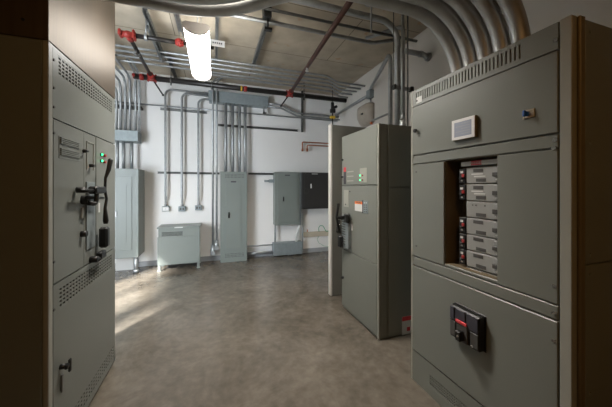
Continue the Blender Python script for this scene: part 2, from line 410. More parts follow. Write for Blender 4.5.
# rail between door and breaker bay, and row 2 blanks
plate(fS, 'rail', ya, yb, z_r2_hi+g, z_d1_lo-g, M['paint'], sw, 0, .012)
plate(fS, 'blank_panel', byb, yb, z_r2_lo+g, z_r2_hi-g, M['paint'], sw, 0, .015)
plate(fS, 'blank_panel', ya, bya, z_r2_lo+g, z_r2_hi-g, M['paint'], sw, 0, .015)
plate(fS, 'rail', ya, yb, z_d3_hi+g, z_r2_lo-g, M['paint'], sw, 0, .012)
plate(fS, 'sill', bya, byb, z_r2_lo+g, bz0, M['paint'], sw, 0, .010)
plate(fS, 'door', ya, yb, z_d3_lo+g, z_d3_hi-g, M['paint'], sw, 0, .016)
mb = MB()
fS.box(mb, byb-.004, byb, bz0, bz1, -.158, -.002); fS.box(mb, bya, bya+.004, bz0, bz1, -.158, -.002)
fS.box(mb, bya, byb, bz1-.004, bz1, -.158, -.002); fS.box(mb, bya, byb, bz0, bz0+.004, -.158, -.002); fS.box(mb, bya, byb, bz0, bz1, -.158, -.155)
mb.build('bay_liner', M['tan'], sw)
# breakers in the bay
ma = bya+.012; mbk = fS.px(457, 200)[0]+.02
deep = .05
fB = Face('X', XS+deep, -1)
mA = fB.px(500, 170)[0]-.05; mB = fB.px(459, 200)[0]
mA = max(mA, bya+.005)
print('modules', mA, mB)
zt = fB.px(465, 165.5)[1]; tops = [fB.px(462, y)[1] for y in (168, 184, 200.5, 216.5, 233, 248.5, 264.5)]
mb = MB(); hz0, hz1 = fB.px(462, 166.5)[1], fB.px(462, 162.3)[1]
mb_l = fB.px(461.5, 165)[0]
fB.box(mb, bya+.005, mb_l, hz0, hz1, -.10, .004); hd = mb.build('header_label', M['label'], sw)
ra, rb_ = fB.px(471.5, 163)[0], fB.px(482, 161)[0]
mb = MB(); fB.box(mb, rb_, ra, hz0+.001, hz1+.003, .004, .0046); mb.build('danger_label', M['redlabel'], hd)
text('danger_text', 'DANGER', fB, (ra+rb_)/2, (hz0+hz1)/2+.001, .0048, (hz1-hz0)*.8, M['label'], hd)
for k in range(6):
    z1 = tops[k]-.003; z0 = tops[k+1]+.003; hh = z1-z0; W = mB-mA
    mb = MB(); fB.box(mb, mA, mB-.055, z0, z1, -.11, 0, 0, .003)
    u0, u1 = mA+.10, mB-.06
    br_ = mb.build('branch_breaker', M['module'], sw)
    if k != 2: br_['label'] = 'grey branch breaker with a black handle at its left end'
    else: br_['label'] = 'blank-ended grey branch breaker without a left handle, third from the top'
    wl = mB-.055-mA
    # small dark nameplates
    mb = MB()
    for (f0, f1, zz0, zz1) in (((.50, .78, .70, .90),) if k != 2 else ())+((.42, .70, .10, .30),):
        fB.box(mb, mA+wl*f0, mA+wl*f1, z0+hh*zz0, z0+hh*zz1, 0, .002)
    build_each(mb, 'rating_plate', M['moduledark'], br_)
    if k < 2:
        mb = MB(); fB.box(mb, mA+wl*.5, mA+wl*.84, z0+hh*.54, z0+hh*.62, 0, .0015); fB.box(mb, mA+wl*.44, mA+wl*.76, z0+hh*.39, z0+hh*.47, 0, .0015)
        build_each(mb, 'paper_strip', M['label'], br_)
    if k == 2:
        mb = MB()
        for f0 in (.80, .70, .45): fB.cyl(mb, mA+wl*f0, z0+hh*.78, 0, .003, .004, 0, 8)
        build_each(mb, 'screw', M['moduledark'], br_)
    # right hand toggle block
    mb = MB(); fB.box(mb, mA+.004, mA+wl*.20, z0+.006, z1-.006, 0, .010, 0, .002); fB.box(mb, mA+.010, mA+wl*.19, z0+hh*.38, z0+hh*.62, .010, .024, 1, .002)
    fB.cyl(mb, mA+wl*.11, z0+hh*.22, .010, .013, .006, 2, 8)
    mb.build('toggle', [M['module'], M['moduledark'], M['label']], br_)
    if k != 2:
        mb = MB(); e0, e1 = mB-.053, mB-.004
        fB.box(mb, e0, e1, z0+.002, z1-.002, -.10, .004, 0, .003)
        fB.box(mb, e0+.012, e1-.010, z0+hh*.3, z0+hh*.42, .004, .020, 0, .002)
        h_ = mb.build('handle_block', M['black'], br_)
        mb = MB(); fB.box(mb, e0+.006, e1-.024, z0+hh*.42, z0+hh*.62, .004, .012, 0, .002); mb.build('trip_flag', M['redlamp'], h_)
        mb = MB(); fB.box(mb, e0+.018, e1-.012, z0+hh*.68, z0+hh*.82, .004, .007); fB.box(mb, e0+.02, e1-.016, z0+hh*.14, z0+hh*.24, .004, .007); build_each(mb, 'marking', M['label'], h_)
mb = MB(); a = fB.px(470, 268); b_ = fB.px(482, 274)
fB.box(mb, b_[0], a[0], min(a[1], b_[1])-.012, a[1]-.002, .0, .003); mb.build('small_label', M['label'], sw)
mb = MB(); fB.box(mb, mA, mB-.055, bz0+.004, tops[6]-.004, -.06, -.002); mb.build('lower_filler', M['paint'], sw)
# main breaker
def bz(px, py): return fS.px(px, py)
fQ = Face('X', XS-.045, -1); A = fQ.px(450.0, 303.5); B = fQ.px(480, 319); C = fQ.px(450.0, 334.5)
ba0, ba1, bzz0, bzz1 = B[0], A[0], C[1], A[1]
mb = MB(); fS.box(mb, ba0-.006, ba1+.004, bzz0-.006, bzz1+.006, .014, .020, 0, .003); fS.box(mb, ba0, ba1, bzz0, bzz1, .02, .062, 0, .006)
mbr = mb.build('main_breaker', M['black'], sw); mbr['label'] = 'black moulded case main breaker on the lower door'
W = ba1-ba0; Hh = bzz1-bzz0
for (f0, f1, g0, g1) in ((.82, .97, .58, .96), (.44, .78, .60, .97), (.04, .40, .52, .97)):
    mb = MB(); fS.box(mb, ba0+W*f0, ba0+W*f1, bzz0+Hh*g0, bzz0+Hh*g1, .062, .067, 0, .002); mb.build('cover_plate', M['darkplastic'], mbr)
for (f0, f1, g0, g1) in ((.78, .97, .06, .52), (.04, .28, .06, .48)):
    mb = MB(); fS.box(mb, ba0+W*f0, ba0+W*f1, bzz0+Hh*g0, bzz0+Hh*g1, .062, .066, 0, .002); mb.build('cover_plate', M['moduledark'], mbr)
mb = MB(); fS.box(mb, ba0+W*.34, ba0+W*.70, bzz0+Hh*.04, bzz0+Hh*.56, .062, .074, 0, .002); fS.box(mb, ba0+W*.44, ba0+W*.60, bzz0+Hh*.10, bzz0+Hh*.40, .074, .11, 1, .004)
mb.build('toggle', [M['moduledark'], M['black']], mbr)
mb = MB(); fS.cyl(mb, ba0+W*.50, bzz0+Hh*.26, .11, .112, .006); mb.build('toggle_mark', M['chrome'], mbr)
mb = MB(); fS.box(mb, ba0+W*.36, ba0+W*.72, bzz0+Hh*.57, bzz0+Hh*.66, .067, .078, 0, .002); mb.build('red_bar', M['redlabel'], mbr)
mb = MB(); fS.cyl(mb, ba0+W*.22, bzz0+Hh*.08, .062, .068, .006); fS.cyl(mb, ba0+W*.93, bzz0+Hh*.55, .062, .068, .006); build_each(mb, 'screw', M['chrome'], mbr)
# kick plate with vent
a0 = fS.px(467, 407)[0]; a1 = fS.px(429.5, 380)[0]
zv1 = fS.px(429.5, 374.5)[1]; zv0 = fS.px(429.5, 385.5)[1]
mb = MB()
fS.box(mb, ya, a0, .0, z_d3_lo-g, 0, .012); fS.box(mb, a1, yb, 0, z_d3_lo-g, 0, .012); fS.box(mb, a0, a1, 0, zv0, 0, .012); fS.box(mb, a0, a1, zv1, z_d3_lo-g, 0, .012)
mb.build('kick_panel', M['paint'], sw)
slots(fS, 'vent_grille', a0, a1, zv0, zv1, 4, 22, M['paint'], sw, 0, .010, .5, .45, mg=.004)
# captive screws down the near edge and far edge
for (px, py) in ((556.5, 40), (556, 140), (555, 148), (555, 286), (555, 313.5), (555, 341)):
    a = fS.px(px, py); mb = MB(); fS.cyl(mb, a[0]+.002, a[1], .012, .020, .009); mb.build('panel_screw', M['chrome'], sw)
for (px, py) in ((416.5, 172), (416.5, 246), (417, 101)):
    a = fS.px(px, py); mb = MB(); fS.cyl(mb, a[0], a[1], .012, .019, .006); mb.build('panel_screw', M['moduledark'], sw)

# ================================================================== LEFT SWITCHGEAR
fL = Face('X', XC, 1, -.013)
la, lb = 1.80, 2.745; LD = .42
lg = thing('switchgear_cabinet', (XC-.3, 2.22, 0), 'tall grey switchgear cabinet at left with long black operating handles and green lamps', 'electrical cabinet')
ZL = 2.29
mb = MB(); mb.box((XC-LD, 1.753, 0), (XC-.014, lb, ZL)); mb.build('body', M['paint'], lg)
mb = MB(); mb.box((XC-.02, 1.749, 0), (XC+.004, 1.79, ZL), 0, .003); mb.build('corner_post', M['edge'], lg)
mb = MB(); mb.box((XC-LD+.02, 1.744, .02), (XC-.024, 1.753, ZL-.012), 0, .002); mb.build('side_panel', M['paint'], lg)
zA = 1.53+ (187-119)/1.77*0+0
zl1 = (fL.px(53, 119.5)[1]+fL.px(112, 142.5)[1])/2; zl2 = (fL.px(52.5, 285)[1]+fL.px(112, 250)[1])/2
print('left z', zl1, zl2)
# top panel with a sloping-looking (perspective) strip vent
v1 = (fL.px(57, 60)[0], fL.px(112, 98)[0]); vz1 = ZL-.03
vz0 = vz1-.115
mb = MB(); fL.box(mb, la, lb, zl1+g, vz0, 0, .012); fL.box(mb, la, v1[0], vz0, ZL, 0, .012); fL.box(mb, v1[1], lb, vz0, ZL, 0, .012); fL.box(mb, v1[0], v1[1], vz1, ZL, 0, .012)
mb.build('top_panel', M['paint'], lg)
slots(fL, 'vent_grille', v1[0], v1[1], vz0, vz1, 5, 22, M['paint'], lg, 0, .011, .62, .55, mg=.006)
# middle doors
aB = fL.px(84, 190)[0]; aC = fL.px(96, 190)[0]
dA = plate(fL, 'door', la, aB-g, zl2+g, zl1-g, M['paint'], lg, 0, .014)
dB = plate(fL, 'handle_panel', aB, aC-g, zl2+g, zl1-g, M['paint'], lg, 0, .012)
dC = plate(fL, 'door', aC, lb, zl2+g, zl1-g, M['paint'], lg, 0, .014)
# recessed louver patch on door
q0 = fL.px(58.5, 133); q1 = fL.px(80.5, 146); q2 = fL.px(80.5, 162)
mb = MB()
fL.box(mb, q0[0], q1[0], q2[1], q1[1]+.02, .014, .016)
for k in range(10):
    if k in (4, 5): continue
    zz = q2[1]+.02+k*(q1[1]-q2[1])/10; fL.box(mb, q0[0]+.01, q1[0]-.03, zz, zz+.006, .016, .022)
mb.build('louvre_plate', M['paint'], dA)
# tall escutcheon on strip panel
q0 = fL.px(86.5, 141); q1 = fL.px(93.5, 141); qz0 = fL.px(90, 170)[1]
mb = MB()
for (A0_, A1_, Z0_, Z1_) in ((q0[0], q0[0]+.006, qz0, q0[1]), (q1[0]-.006, q1[0], qz0, q0[1]), (q0[0], q1[0], q0[1]-.006, q0[1])): fL.box(mb, A0_, A1_, Z0_, Z1_, .012, .017)
mb.build('frame_plate', M['edge'], dB)
for (px, py, nm) in ((83, 151, 'latch'), (90, 165.5, 'latch')):
    a = fL.px(px, py); mb = MB(); fL.cyl(mb, a[0], a[1], .012, .035, .012); fL.box(mb, a[0]-.03, a[0]+.008, a[1]-.007, a[1]+.007, .035, .045, 0, .003); mb.build(nm, M['black'], dB)
for (px, py) in ((100.5, 154.5), (100.5, 160.8)):
    a = fL.px(px, py); mb = MB(); fL.cyl(mb, a[0], a[1], .013, .021, .013); il = mb.build('indicator_lamp', M['black'], dC)
    mb = MB(); fL.cyl(mb, a[0], a[1], .0212, .028, .0075); mb.build('green_lens', M['led'], il)
    mb = MB(); a2 = fL.px(px+3.2, py+1.2); fL.cyl(mb, a2[0], a2[1], .013, .03, .011); mb.build('red_lens', M['redlamp'], dC)
# big operating handle: shaft + vertical lever, at y 160-225
mb = MB(); fO = Face('X', XC+.07, 1)
def po(px, py, o=0.): q_ = fO.px(px, py); return fO.w(q_[0], q_[1], o)
p0_ = fO.px(94.5, 190); p1_ = fO.px(104.5, 190)
fO.box(mb, p0_[0], p1_[0], p0_[1]-.026, p0_[1]+.024, -.035, .012, 0, .008)
mb.tube([po(83, 190.5, -.02), po(96, 190.5, -.01)], .012); mb.tube([po(92, 197.5, -.03), po(105, 198, -.01)], .009); fO.cyl(mb, fO.px(88, 190)[0], fO.px(88, 190)[1], -.058, -.01, .018)
fO.cyl(mb, (p0_[0]+p1_[0])/2, p0_[1], -.06, -.03, .02)
mb.tube([po(107.3, 158.5, .02), po(107.2, 160, .02), po(107, 170, .01), po(105.5, 178), po(105, 190), po(105, 199, .01), po(103.5, 208, .01), po(102.5, 221, .02), po(102.3, 224, .02)],
        .012, 10, radii=[.010, .016, .015, .009, .009, .009, .010, .018, .012])
mb.build('operating_lever', M['black'], dC)
# lever 2 on the strip (hook shape) 79-90 x 195-207
a = fL.px(82, 200)
mb = MB(); fL.cyl(mb, a[0], a[1], .012, .05, .030); mb.tube(fillet([fL.w(a[0]-.02, a[1]-.02, .055), fL.w(a[0]+.04, a[1]-.03, .075), fL.w(a[0]+.05, a[1]+.09, .08)], .02), .014)
mb.build('padlock_handle', M['black'], dB)
mb = MB(); fL.box(mb, a[0]-.015, a[0]+.015, a[1]-.12, a[1]-.05, .014, .018, 0, .001); mb.build('tag', M['label'], dB)
a = fL.px(98.5, 207); mb = MB(); fL.box(mb, a[0]-.015, a[0]+.015, a[1]-.04, a[1]+.03, .014, .018, 0, .001); mb.build('tag', M['label'], dC)
# selector block column
q0 = fL.px(85, 170); q1 = fL.px(95, 170)
mb = MB(); fL.box(mb, q0[0]+.01, q1[0]-.01, fL.px(90, 248)[1], fL.px(90, 182)[1], .012, .020, 0, .002); mb.build('scale_plate', M['galvbox'], dB)
a = fL.px(81, 234); mb = MB(); fL.cyl(mb, a[0], a[1], .014, .045, .020); mb.build('key_lock', M['black'], dA)
a = fL.px(97.5, 238)
mb = MB(); fL.box(mb, a[0]-.035, a[0]+.025, a[1]-.07, a[1]+.08, .030, .085, 0, .012); fL.box(mb, a[0]-.08, a[0]+.02, a[1]-.15, a[1]-.09, .03, .065, 0, .010); fL.cyl(mb, a[0]-.12, a[1]-.13, .012, .06, .022)
mb.tube([fL.w(a[0]-.12, a[1]-.14, .05), fL.w(a[0]+.03, a[1]-.14, .05)], .012)
mb.build('spring_charging_handle', M['black'], dC)
# lower door
vt0, vt1 = fL.px(57.5, 285)[0], fL.px(111.5, 260)[0]
zz1 = zl2-.035; zz0 = zz1-.125
zk1 = .27; zk0 = .06
mb = MB(); fL.box(mb, la, lb, zz1, zl2-g, 0, .014); fL.box(mb, la, vt0, zz0, zz1, 0, .014); fL.box(mb, vt1, lb, zz0, zz1, 0, .014); fL.box(mb, la, lb, zk1, zz0, 0, .014)
fL.box(mb, la, la+.06, .03, zk1, 0, .014); fL.box(mb, lb-.03, lb, .03, zk1, 0, .014); fL.box(mb, la, lb, .03, zk0, 0, .014)
ld = mb.build('lower_door', M['paint'], lg)
slots(fL, 'vent_grille', vt0, vt1, zz0, zz1, 5, 22, M['paint'], ld, 0, .013, .62, .55, mg=.006)
slots(fL, 'vent_grille', la+.06, lb-.03, zk0, zk1-.10, 4, 22, M['paint'], ld, 0, .013, .62, .55, mg=.006)
plate(fL, 'infill', la+.06, lb-.03, zk1-.10, zk1, M['paint'], ld, 0, .0139, 0)
a = fL.px(60, 367)
mb = MB(); fL.cyl(mb, a[0], a[1], .014, .04, .014); fL.box(mb, a[0]-.02, a[0]+.012, a[1]-.012, a[1]+.012, .04, .055, 0, .003); fL.box(mb, a[0]+.005, a[0]+.028, a[1]-.045, a[1]+.030, .045, .058, 0, .006)
mb.build('door_handle', M['black'], ld)
mb = MB(); fL.box(mb, a[0]+.004, a[0]+.026, a[1]-.15, a[1]-.05, .014, .022, 0, .003); mb.build('handle_plate', M['strut'], ld)
for (px, py) in ((53.3, 60), (53.3, 88), (53.3, 107), (53.3, 133), (53.3, 262), (53.3, 310)):
    a = fL.px(px, py); mb = MB(); fL.cyl(mb, a[0]-.002, a[1], .008, .02, .007); mb.build('hinge_pin', M['moduledark'], lg)
for py in (135, 262):
    a = fL.px(51.2, py); mb = MB(); fL.box(mb, a[0]-.008, a[0]+.010, a[1]-.05, a[1]+.05, .004, .016, 0, .004); mb.build('hinge', M['moduledark'], lg)
mb = MB(); mb.box((XC-LD+.02, 1.78, 0), (XC-.03, lb-.02, .03)); mb.build('plinth', M['dark'], lg)

# pull box above it
pb = thing('pull_box', (XC-.3, 2.22, ZL+.004), 'brushed steel pull box on top of the left switchgear cabinet', 'pull box')
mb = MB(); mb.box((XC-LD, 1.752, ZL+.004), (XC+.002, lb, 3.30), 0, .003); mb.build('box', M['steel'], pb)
mb = MB()
for zz in (2.38, 2.6): mb.cyl((XC-.10, 1.746, zz), (XC-.10, 1.753, zz), .007, 8)
build_each(mb, 'screw', M['dark'], pb)
a = fL.px(112, 82); mb = MB(); fL.box(mb, a[0]-.05, a[0]+.03, a[1]-.08, a[1]+.07, .002, .004); mb.build('label_plate', M['wood'], pb)

# ================================================================== MIDDLE TRANSFER SWITCH CABINET
fM = Face('X', XM, -1)
na, nb = 2.29, P(342.3, 306.5, X=XM).y
print('mid y', na, nb)
ZM = 2.165; MX1 = 1.55+.42
ms = thing('transfer_switch_cabinet', (1.76, 2.7, 0), 'grey free-standing cabinet in the middle with orange warning label and black side lever', 'electrical cabinet')
mb = MB(); mb.box((XM+.012, na+.012, 0), (MX1, nb, ZM)); mb.build('body', M['paint'], ms)
mb = MB(); mb.box((XM-.004, na-.002, 0), (XM+.016, na+.022, ZM+.004), 0, .003); mb.build('corner_post', M['edge'], ms)
q1x = P(385.5, 180, Y=na).x; q2x = P(389, 180, Y=na).x
mb = MB(); mb.box((XM+.018, na, .02), (q1x, na+.012, ZM), 0, .002); mb.build('side_flange', M['paint'], ms)
for (z0, z1) in ((.02, 1.52), (1.53, ZM)):
    mb = MB(); mb.box((q2x-.006, na, z0), (MX1, na+.012, z1), 0, .003); mb.build('side_panel', M['paint'], ms)
zm1 = fM.px(360, 185.3)[1]; zm2 = (fM.px(344, 247.5)[1]+fM.px(376, 266)[1])/2
e0 = na+.024
M1 = plate(fM, 'upper_door', e0, nb, zm1+.004, ZM, M['paint2'] if 0 else M['paint'], ms, -.012, .006)
M2 = plate(fM, 'centre_door', e0, nb, zm2+.004, zm1-.004, M['paint'], ms, -.012, .006)
M3 = plate(fM, 'lower_door', e0, nb, .03, zm2-.004, M['paint'], ms, -.012, .006)
def mrect(x0, y0, x1, y1, nm, m, par, o0=.006, o1=.009):
    a = fM.px(x0, y0); b = fM.px(x1, y0); cc = fM.px(x0, y1); z0 = H+(cc[1]-H); z1 = a[1]
    mb = MB(); fM.box(mb, b[0], a[0], z0, z1, o0, o1, 0, .001); return mb.build(nm, m, par)
lp = mrect(360.4, 168.5, 367.5, 182.5, 'lamp_plate', M['edge'], M1)
for py in (175.5, 180):
    a = fM.px(360.9, py); mb = MB(); fM.cyl(mb, a[0], a[1], .009, .016, .008); mb.build('green_lens', M['led'], lp)
    a = fM.px(363.4, py); mb = MB(); fM.cyl(mb, a[0], a[1], .009, .018, .009); mb.build('red_lens', M['redlamp'], lp)
mrect(344.3, 172, 346.6, 184, 'narrow_label', M['ink'], M1); mrect(344.3, 167.5, 346.5, 172, 'red_mark', M['redlabel'], M1)
for py in (160, 177): 
    a = fM.px(343.2, py); mb = MB(); fM.cyl(mb, a[0]-.01, a[1], .006, .03, .010); mb.build('latch_knob', M['black'], M1)
for k in range(3): mrect(347.5, 171.5+4.5*k, 354, 172.6+4.5*k, 'label_strip', M['edge'], M1, .006, .0075)
wl_ = mrect(355.4, 201, 363, 210.5, 'warning_label', M['label'], M2, .006, .008)
a = fM.px(355.4, 201); b_ = fM.px(363, 201); zo = fM.px(355.4, 203.6)[1]
mb = MB(); fM.box(mb, b_[0], a[0], zo, a[1], .008, .0086); mb.build('orange_band', M['orange'], wl_)
text('warning_text', 'WARNING', fM, (a[0]+b_[0])/2, (zo+a[1])/2, .0088, .022, M['ink'], wl_)
kp = mrect(363.6, 200.5, 368.6, 213, 'keypad', M['galvbox'], M2, .006, .012)
mrect(363.2, 200.3, 364.2, 213, 'keypad_edge', M['ink'], M2, .006, .014)
mb = MB()
for i in range(2):
    for j in range(5):
        a = fM.px(365.4+1.9*i, 202.8+2.2*j); fM.box(mb, a[0]-.007, a[0]+.007, a[1]-.005, a[1]+.005, .012, .015, 1 if j else 0)
build_each(mb, 'key', [M['white'], M['moduledark']], kp)
sp = mrect(344.5, 190, 349.2, 206.5, 'slim_plate', M['edge'], M2, .006, .010)
a = fM.px(346.5, 204.3); mb = MB(); fM.cyl(mb, a[0], a[1], .010, .016, .008); a = fM.px(350.5, 191.5); fM.cyl(mb, a[0], a[1], .006, .012, .008); build_each(mb, 'screw', M['ink'], M2)
# operator: ribbed block with black levers
op = mrect(345.4, 215, 351.8, 246, 'operator_block', M['galvbox'], M2, .006, .05)
mb = MB()
for k in range(12):
    a = fM.px(345.4, 216+2.4*k); b_ = fM.px(349, 216+2.4*k); fM.box(mb, b_[0], a[0], a[1]-.006, a[1]+.002, .05, .056)
build_each(mb, 'rib', M['moduledark'], op)
a = fM.px(349, 217)
mb = MB(); mb.tube([fM.w(a[0], a[1], .05), fM.w(a[0]+.01, a[1], .16)], .020); 
mb.tube([fM.w(a[0]-.10, a[1]+.03, .05), fM.w(a[0]+.05, a[1]-.03, .075)], .016)
fM.box(mb, a[0]-.09, a[0]-.02, a[1]-.06, a[1]+.05, .03, .08, 0, .01)
mb.tube([fM.w(a[0]+.01, a[1]-.17, .13), fM.w(a[0]+.01, a[1]-.15, .13), fM.w(a[0]+.01, a[1]-.06, .15), fM.w(a[0]+.01, a[1], .16), fM.w(a[0], a[1]+.10, .15), fM.w(a[0], a[1]+.16, .14), fM.w(a[0], a[1]+.17, .14)], .015, 10, radii=[.012, .018, .015, .015, .015, .018, .012])
mb.build('lever', M['black'], op)
a = fM.px(346, 240)
mb = MB(); fM.box(mb, a[0]-.02, a[0]+.06, a[1]-.09, a[1]+.06, .03, .09, 0, .014); mb.build('lower_handle', M['black'], op)
mb = MB(); a = fM.px(352.5, 222); fM.box(mb, a[0]-.012, a[0]+.012, a[1]-.10, a[1]+.02, .006, .010); mb.build('narrow_label', M['label'], M2)
a = fM.px(343.5, 277); mb = MB(); fM.cyl(mb, a[0]-.012, a[1], .006, .035, .014); mb.build('latch_knob', M['black'], M3)
# red and white safety label on the side, low
q0 = P(402, 317, Y=na); q1 = P(411, 333, Y=na)
mb = MB(); mb.box((q0.x, na-.002, q1.z), (q1.x+.03, na, q0.z)); sl_ = mb.build('safety_label', M['label'], ms)
mb = MB(); mb.box((q0.x, na-.003, q0.z-.045), (q1.x+.03, na-.002, q0.z)); mb.box((q0.x+.06, na-.003, q1.z+.03), (q0.x+.10, na-.002, q1.z+.07)); mb.build('red_band', M['redlabel'], sl_)

# ================================================================== BACK WALL CABINETS
def wallbox(px0, px1, pyt, pyb, front, bz_=None, tz=None):
    """x0,x1,z0,z1 of a wall cabinet whose front plane is y=front"""
    a = P(px0, pyt, Y=front); b = P(px1, pyt, Y=front); m_ = (px0+px1)/2
    zt = P(m_, pyt, Y=front).z; zb = P(m_, pyb, Y=front).z
    return a.x, b.x, zt, zb
def door_on(fc, x0, x1, z0, z1, par, m, nm='door', o=.012):
    return plate(fc, nm, x0, x1, z0, z1, m, par, 0, o)
# A: tall cabinet far left
fy = 5.45; x0, x1, zt, zb = wallbox(108, 138.4, 168.5, 258.5, fy); fA = Face('Y', fy, -1)
tA = thing('tall_panel_cabinet', ((x0+x1)/2, (fy+YB)/2, 0), 'tall grey cabinet on the back wall beside the left switchgear', 'electrical cabinet')
mb = MB(); mb.box((x0, fy, zb), (x1, YB-.003, zt), 0, .004); mb.build('body', M['paint2'], tA)
e = P(132, 180, Y=fy).x; dA_ = door_on(fA, x0+.03, e, zb+.14, zt-.14, tA, M['paint2'])
mb = MB(); fA.box(mb, x0+.12, e-.08, zb+.3, zt-.3, .012, .016); mb.build('raised_panel', M['paint2'], dA_)
a = P(116, 214, Y=fy); mb = MB(); fA.box(mb, a.x-.02, a.x+.02, a.z-.05, a.z+.05, .012, .03, 0, .004); mb.build('latch', M['strut'], dA_)
mb = MB(); mb.cyl((x1-.05, fy+.06, 0), (x1-.05, fy+.06, zb), .035); mb.cyl((x1-.05, fy+.06, 0), (x1-.05, fy+.06, .06), .045); mb.build('leg', M['galv'], tA)
mb = MB(); mb.box((x0+.02, fy+.30, .0), (x1-.15, YB-.02, zb)); mb.build('plinth', M['dooredge'], tA)

# B: low dry transformer cabinet
fy = 5.45; x0, x1, zt, _ = wallbox(157.5, 199.8, 230, 268, fy); zt = .80; fT = Face('Y', fy, -1)
tB = thing('low_transformer', ((x0+x1)/2, fy+.2, 0), 'low grey floor-standing transformer cabinet under the three wall boxes', 'transformer')
mb = MB(); mb.box((x0+.01, fy+.01, .10), (x1-.01, fy+.40, zt-.03), 0, .004); mb.build('body', M['paint2'], tB)
mb = MB(); mb.box((x0-.01, fy-.012, zt-.03), (x1+.01, fy+.42, zt), 0, .004); mb.build('top_cover', M['paint2'], tB)
zsl = zt-.15
plate(fT, 'front_panel', x0, x1, .11, zsl-.03, M['paint2'], tB, 0, .010)
slots(fT, 'vent_grille', x0+.05, x0+.42, zsl-.03, zsl+.06, 4, 1, M['paint2'], tB, 0, .010, .97, .55, mg=.005)
plate(fT, 'front_rail', x0+.42, x1, zsl-.03, zt-.035, M['paint2'], tB, -.004, .006)
for xx in (x0+.025, x1-.025):
    for yy in (fy+.02, fy+.38):
        mb = MB(); mb.box((xx-.022, yy-.02, 0), (xx+.022, yy+.02, .12), 0, .003); mb.box((xx-.03, yy-.03, 0), (xx+.03, yy+.03, .012)); mb.build('leg', M['paint2'], tB)
mb = MB(); mb.box((x0+.28, fy-.013, zt-.024), (x0+.42, fy-.0115, zt-.008)); mb.build('nameplate', M['label'], tB)

# C: tall panelboard
fy = 5.66; x0, x1, zt, zb = wallbox(220.3, 247, 171.8, 259.5, fy); zb = .02; fC = Face('Y', fy, -1)
tC = thing('tall_panelboard', ((x0+x1)/2, (fy+YB)/2, 0), 'tall grey panelboard with vents top and bottom, at centre of the back wall', 'electrical panel')
mb = MB(); mb.box((x0+.01, fy, .0), (x1-.01, YB-.003, zt-.01), 0, .003); mb.build('body', M['paint2'], tC)
mb = MB(); vz = .08
fC.box(mb, x0, x1, zb+.16, zt-.14, 0, .01); fC.box(mb, x0, x0+.08, zt-.14, zt, 0, .01); fC.box(mb, x1-.06, x1, zt-.14, zt, 0, .01); fC.box(mb, x0+.08, x1-.06, zt-.04, zt, 0, .01)
fC.box(mb, x0, x0+.08, zb, zb+.16, 0, .01); fC.box(mb, x1-.06, x1, zb, zb+.16, 0, .01); fC.box(mb, x0+.08, x1-.06, zb, zb+.06, 0, .01)
mb.build('trim_frame', M['paint2'], tC)
slots(fC, 'vent_grille', x0+.08, x1-.06, zt-.14, zt-.04, 3, 14, M['paint2'], tC, 0, .009, .4, .5, mg=.004)
slots(fC, 'vent_grille', x0+.08, x1-.06, zb+.06, zb+.16, 3, 14, M['paint2'], tC, 0, .009, .4, .5, mg=.004)
dd = door_on(fC, x0+.11, x1-.12, zb+.26, zt-.20, tC, M['paint2'], 'door', .018)
a = P(229, 215, Y=fy); mb = MB(); fC.box(mb, a.x-.016, a.x+.016, a.z-.06, a.z+.06, .018, .035, 0, .004); mb.build('door_latch', M['black'], dd)
a = P(233.5, 181.8, Y=fy); mb = MB(); fC.box(mb, a.x-.05, a.x+.05, a.z-.014, a.z+.014, .018, .024); mb.build('nameplate', M['ink'], dd)

# D: grey wall panel, E: black wall panel
fy = 5.70; x0, x1, zt, zb = wallbox(275, 299.5, 172.2, 225, fy); fD = Face('Y', fy, -1)
tD = thing('grey_wall_panel', ((x0+x1)/2, (fy+YB)/2, zb), 'mid-grey wall-mounted panel between the tall panelboard and the black panel', 'electrical panel')
mb = MB(); mb.box((x0, fy, zb), (x1, YB-.003, zt), 0, .004); mb.build('body', M['paint2'], tD)
dd = door_on(fD, x0+.05, x1-.05, zb+.06, zt-.05, tD, M['paint2'])
a = P(283.3, 199, Y=fy); mb = MB(); fD.box(mb, a.x-.014, a.x+.014, a.z-.05, a.z+.05, .012, .03, 0, .004); mb.build('door_latch', M['black'], dd)
a = P(287.5, 175.3, Y=fy); mb = MB(); fD.box(mb, a.x-.06, a.x+.05, a.z-.012, a.z+.012, .012, .018); mb.build('nameplate', M['ink'], dd)
dx1 = x1; dzb = zb; dx0 = x0
mb = MB(); mb.box((x1+.006, fy+.03, zb-.02), (x1+.055, YB-.003, zt), 0, .003); tag(mb.build('slim_gutter', M['galvbox']), 'narrow light grey gutter strip between the grey and black wall panels', 'wireway')
fy = 5.70; x0, x1, zt, zb = wallbox(302.3, 328.3, 172.5, 208.8, fy); fE = Face('Y', fy, -1)
tE = thing('black_wall_panel', ((x0+x1)/2, (fy+YB)/2, zb), 'black wall-mounted panel with a small white latch', 'electrical panel')
mb = MB(); mb.box((x0, fy, zb), (x1, YB-.003, zt), 0, .004); mb.build('body', M['blackpanel'], tE)
dd = door_on(fE, x0+.04, x1-.03, zb+.04, zt-.04, tE, M['blackpanel'])
a = P(310.8, 186, Y=fy); mb = MB(); fE.box(mb, a.x-.014, a.x+.014, a.z-.05, a.z+.05, .012, .03, 0, .004); mb.build('door_latch', M['white'], dd)
a = P(315.5, 173.8, Y=fy); mb = MB(); fE.box(mb, a.x-.09, a.x+.05, a.z-.012, a.z+.004, .001, .016); mb.build('nameplate', M['label'], tE)
a = P(305, 191, Y=fy); mb = MB()
for k in range(14):
    an = 2*math.pi*k/14; fE.cyl(mb, a.x+.03+.055*math.cos(an), a.z+.055*math.sin(an), .0122, .014, .006, 0, 6)
mb.build('round_emblem', M['moduledark'], dd)

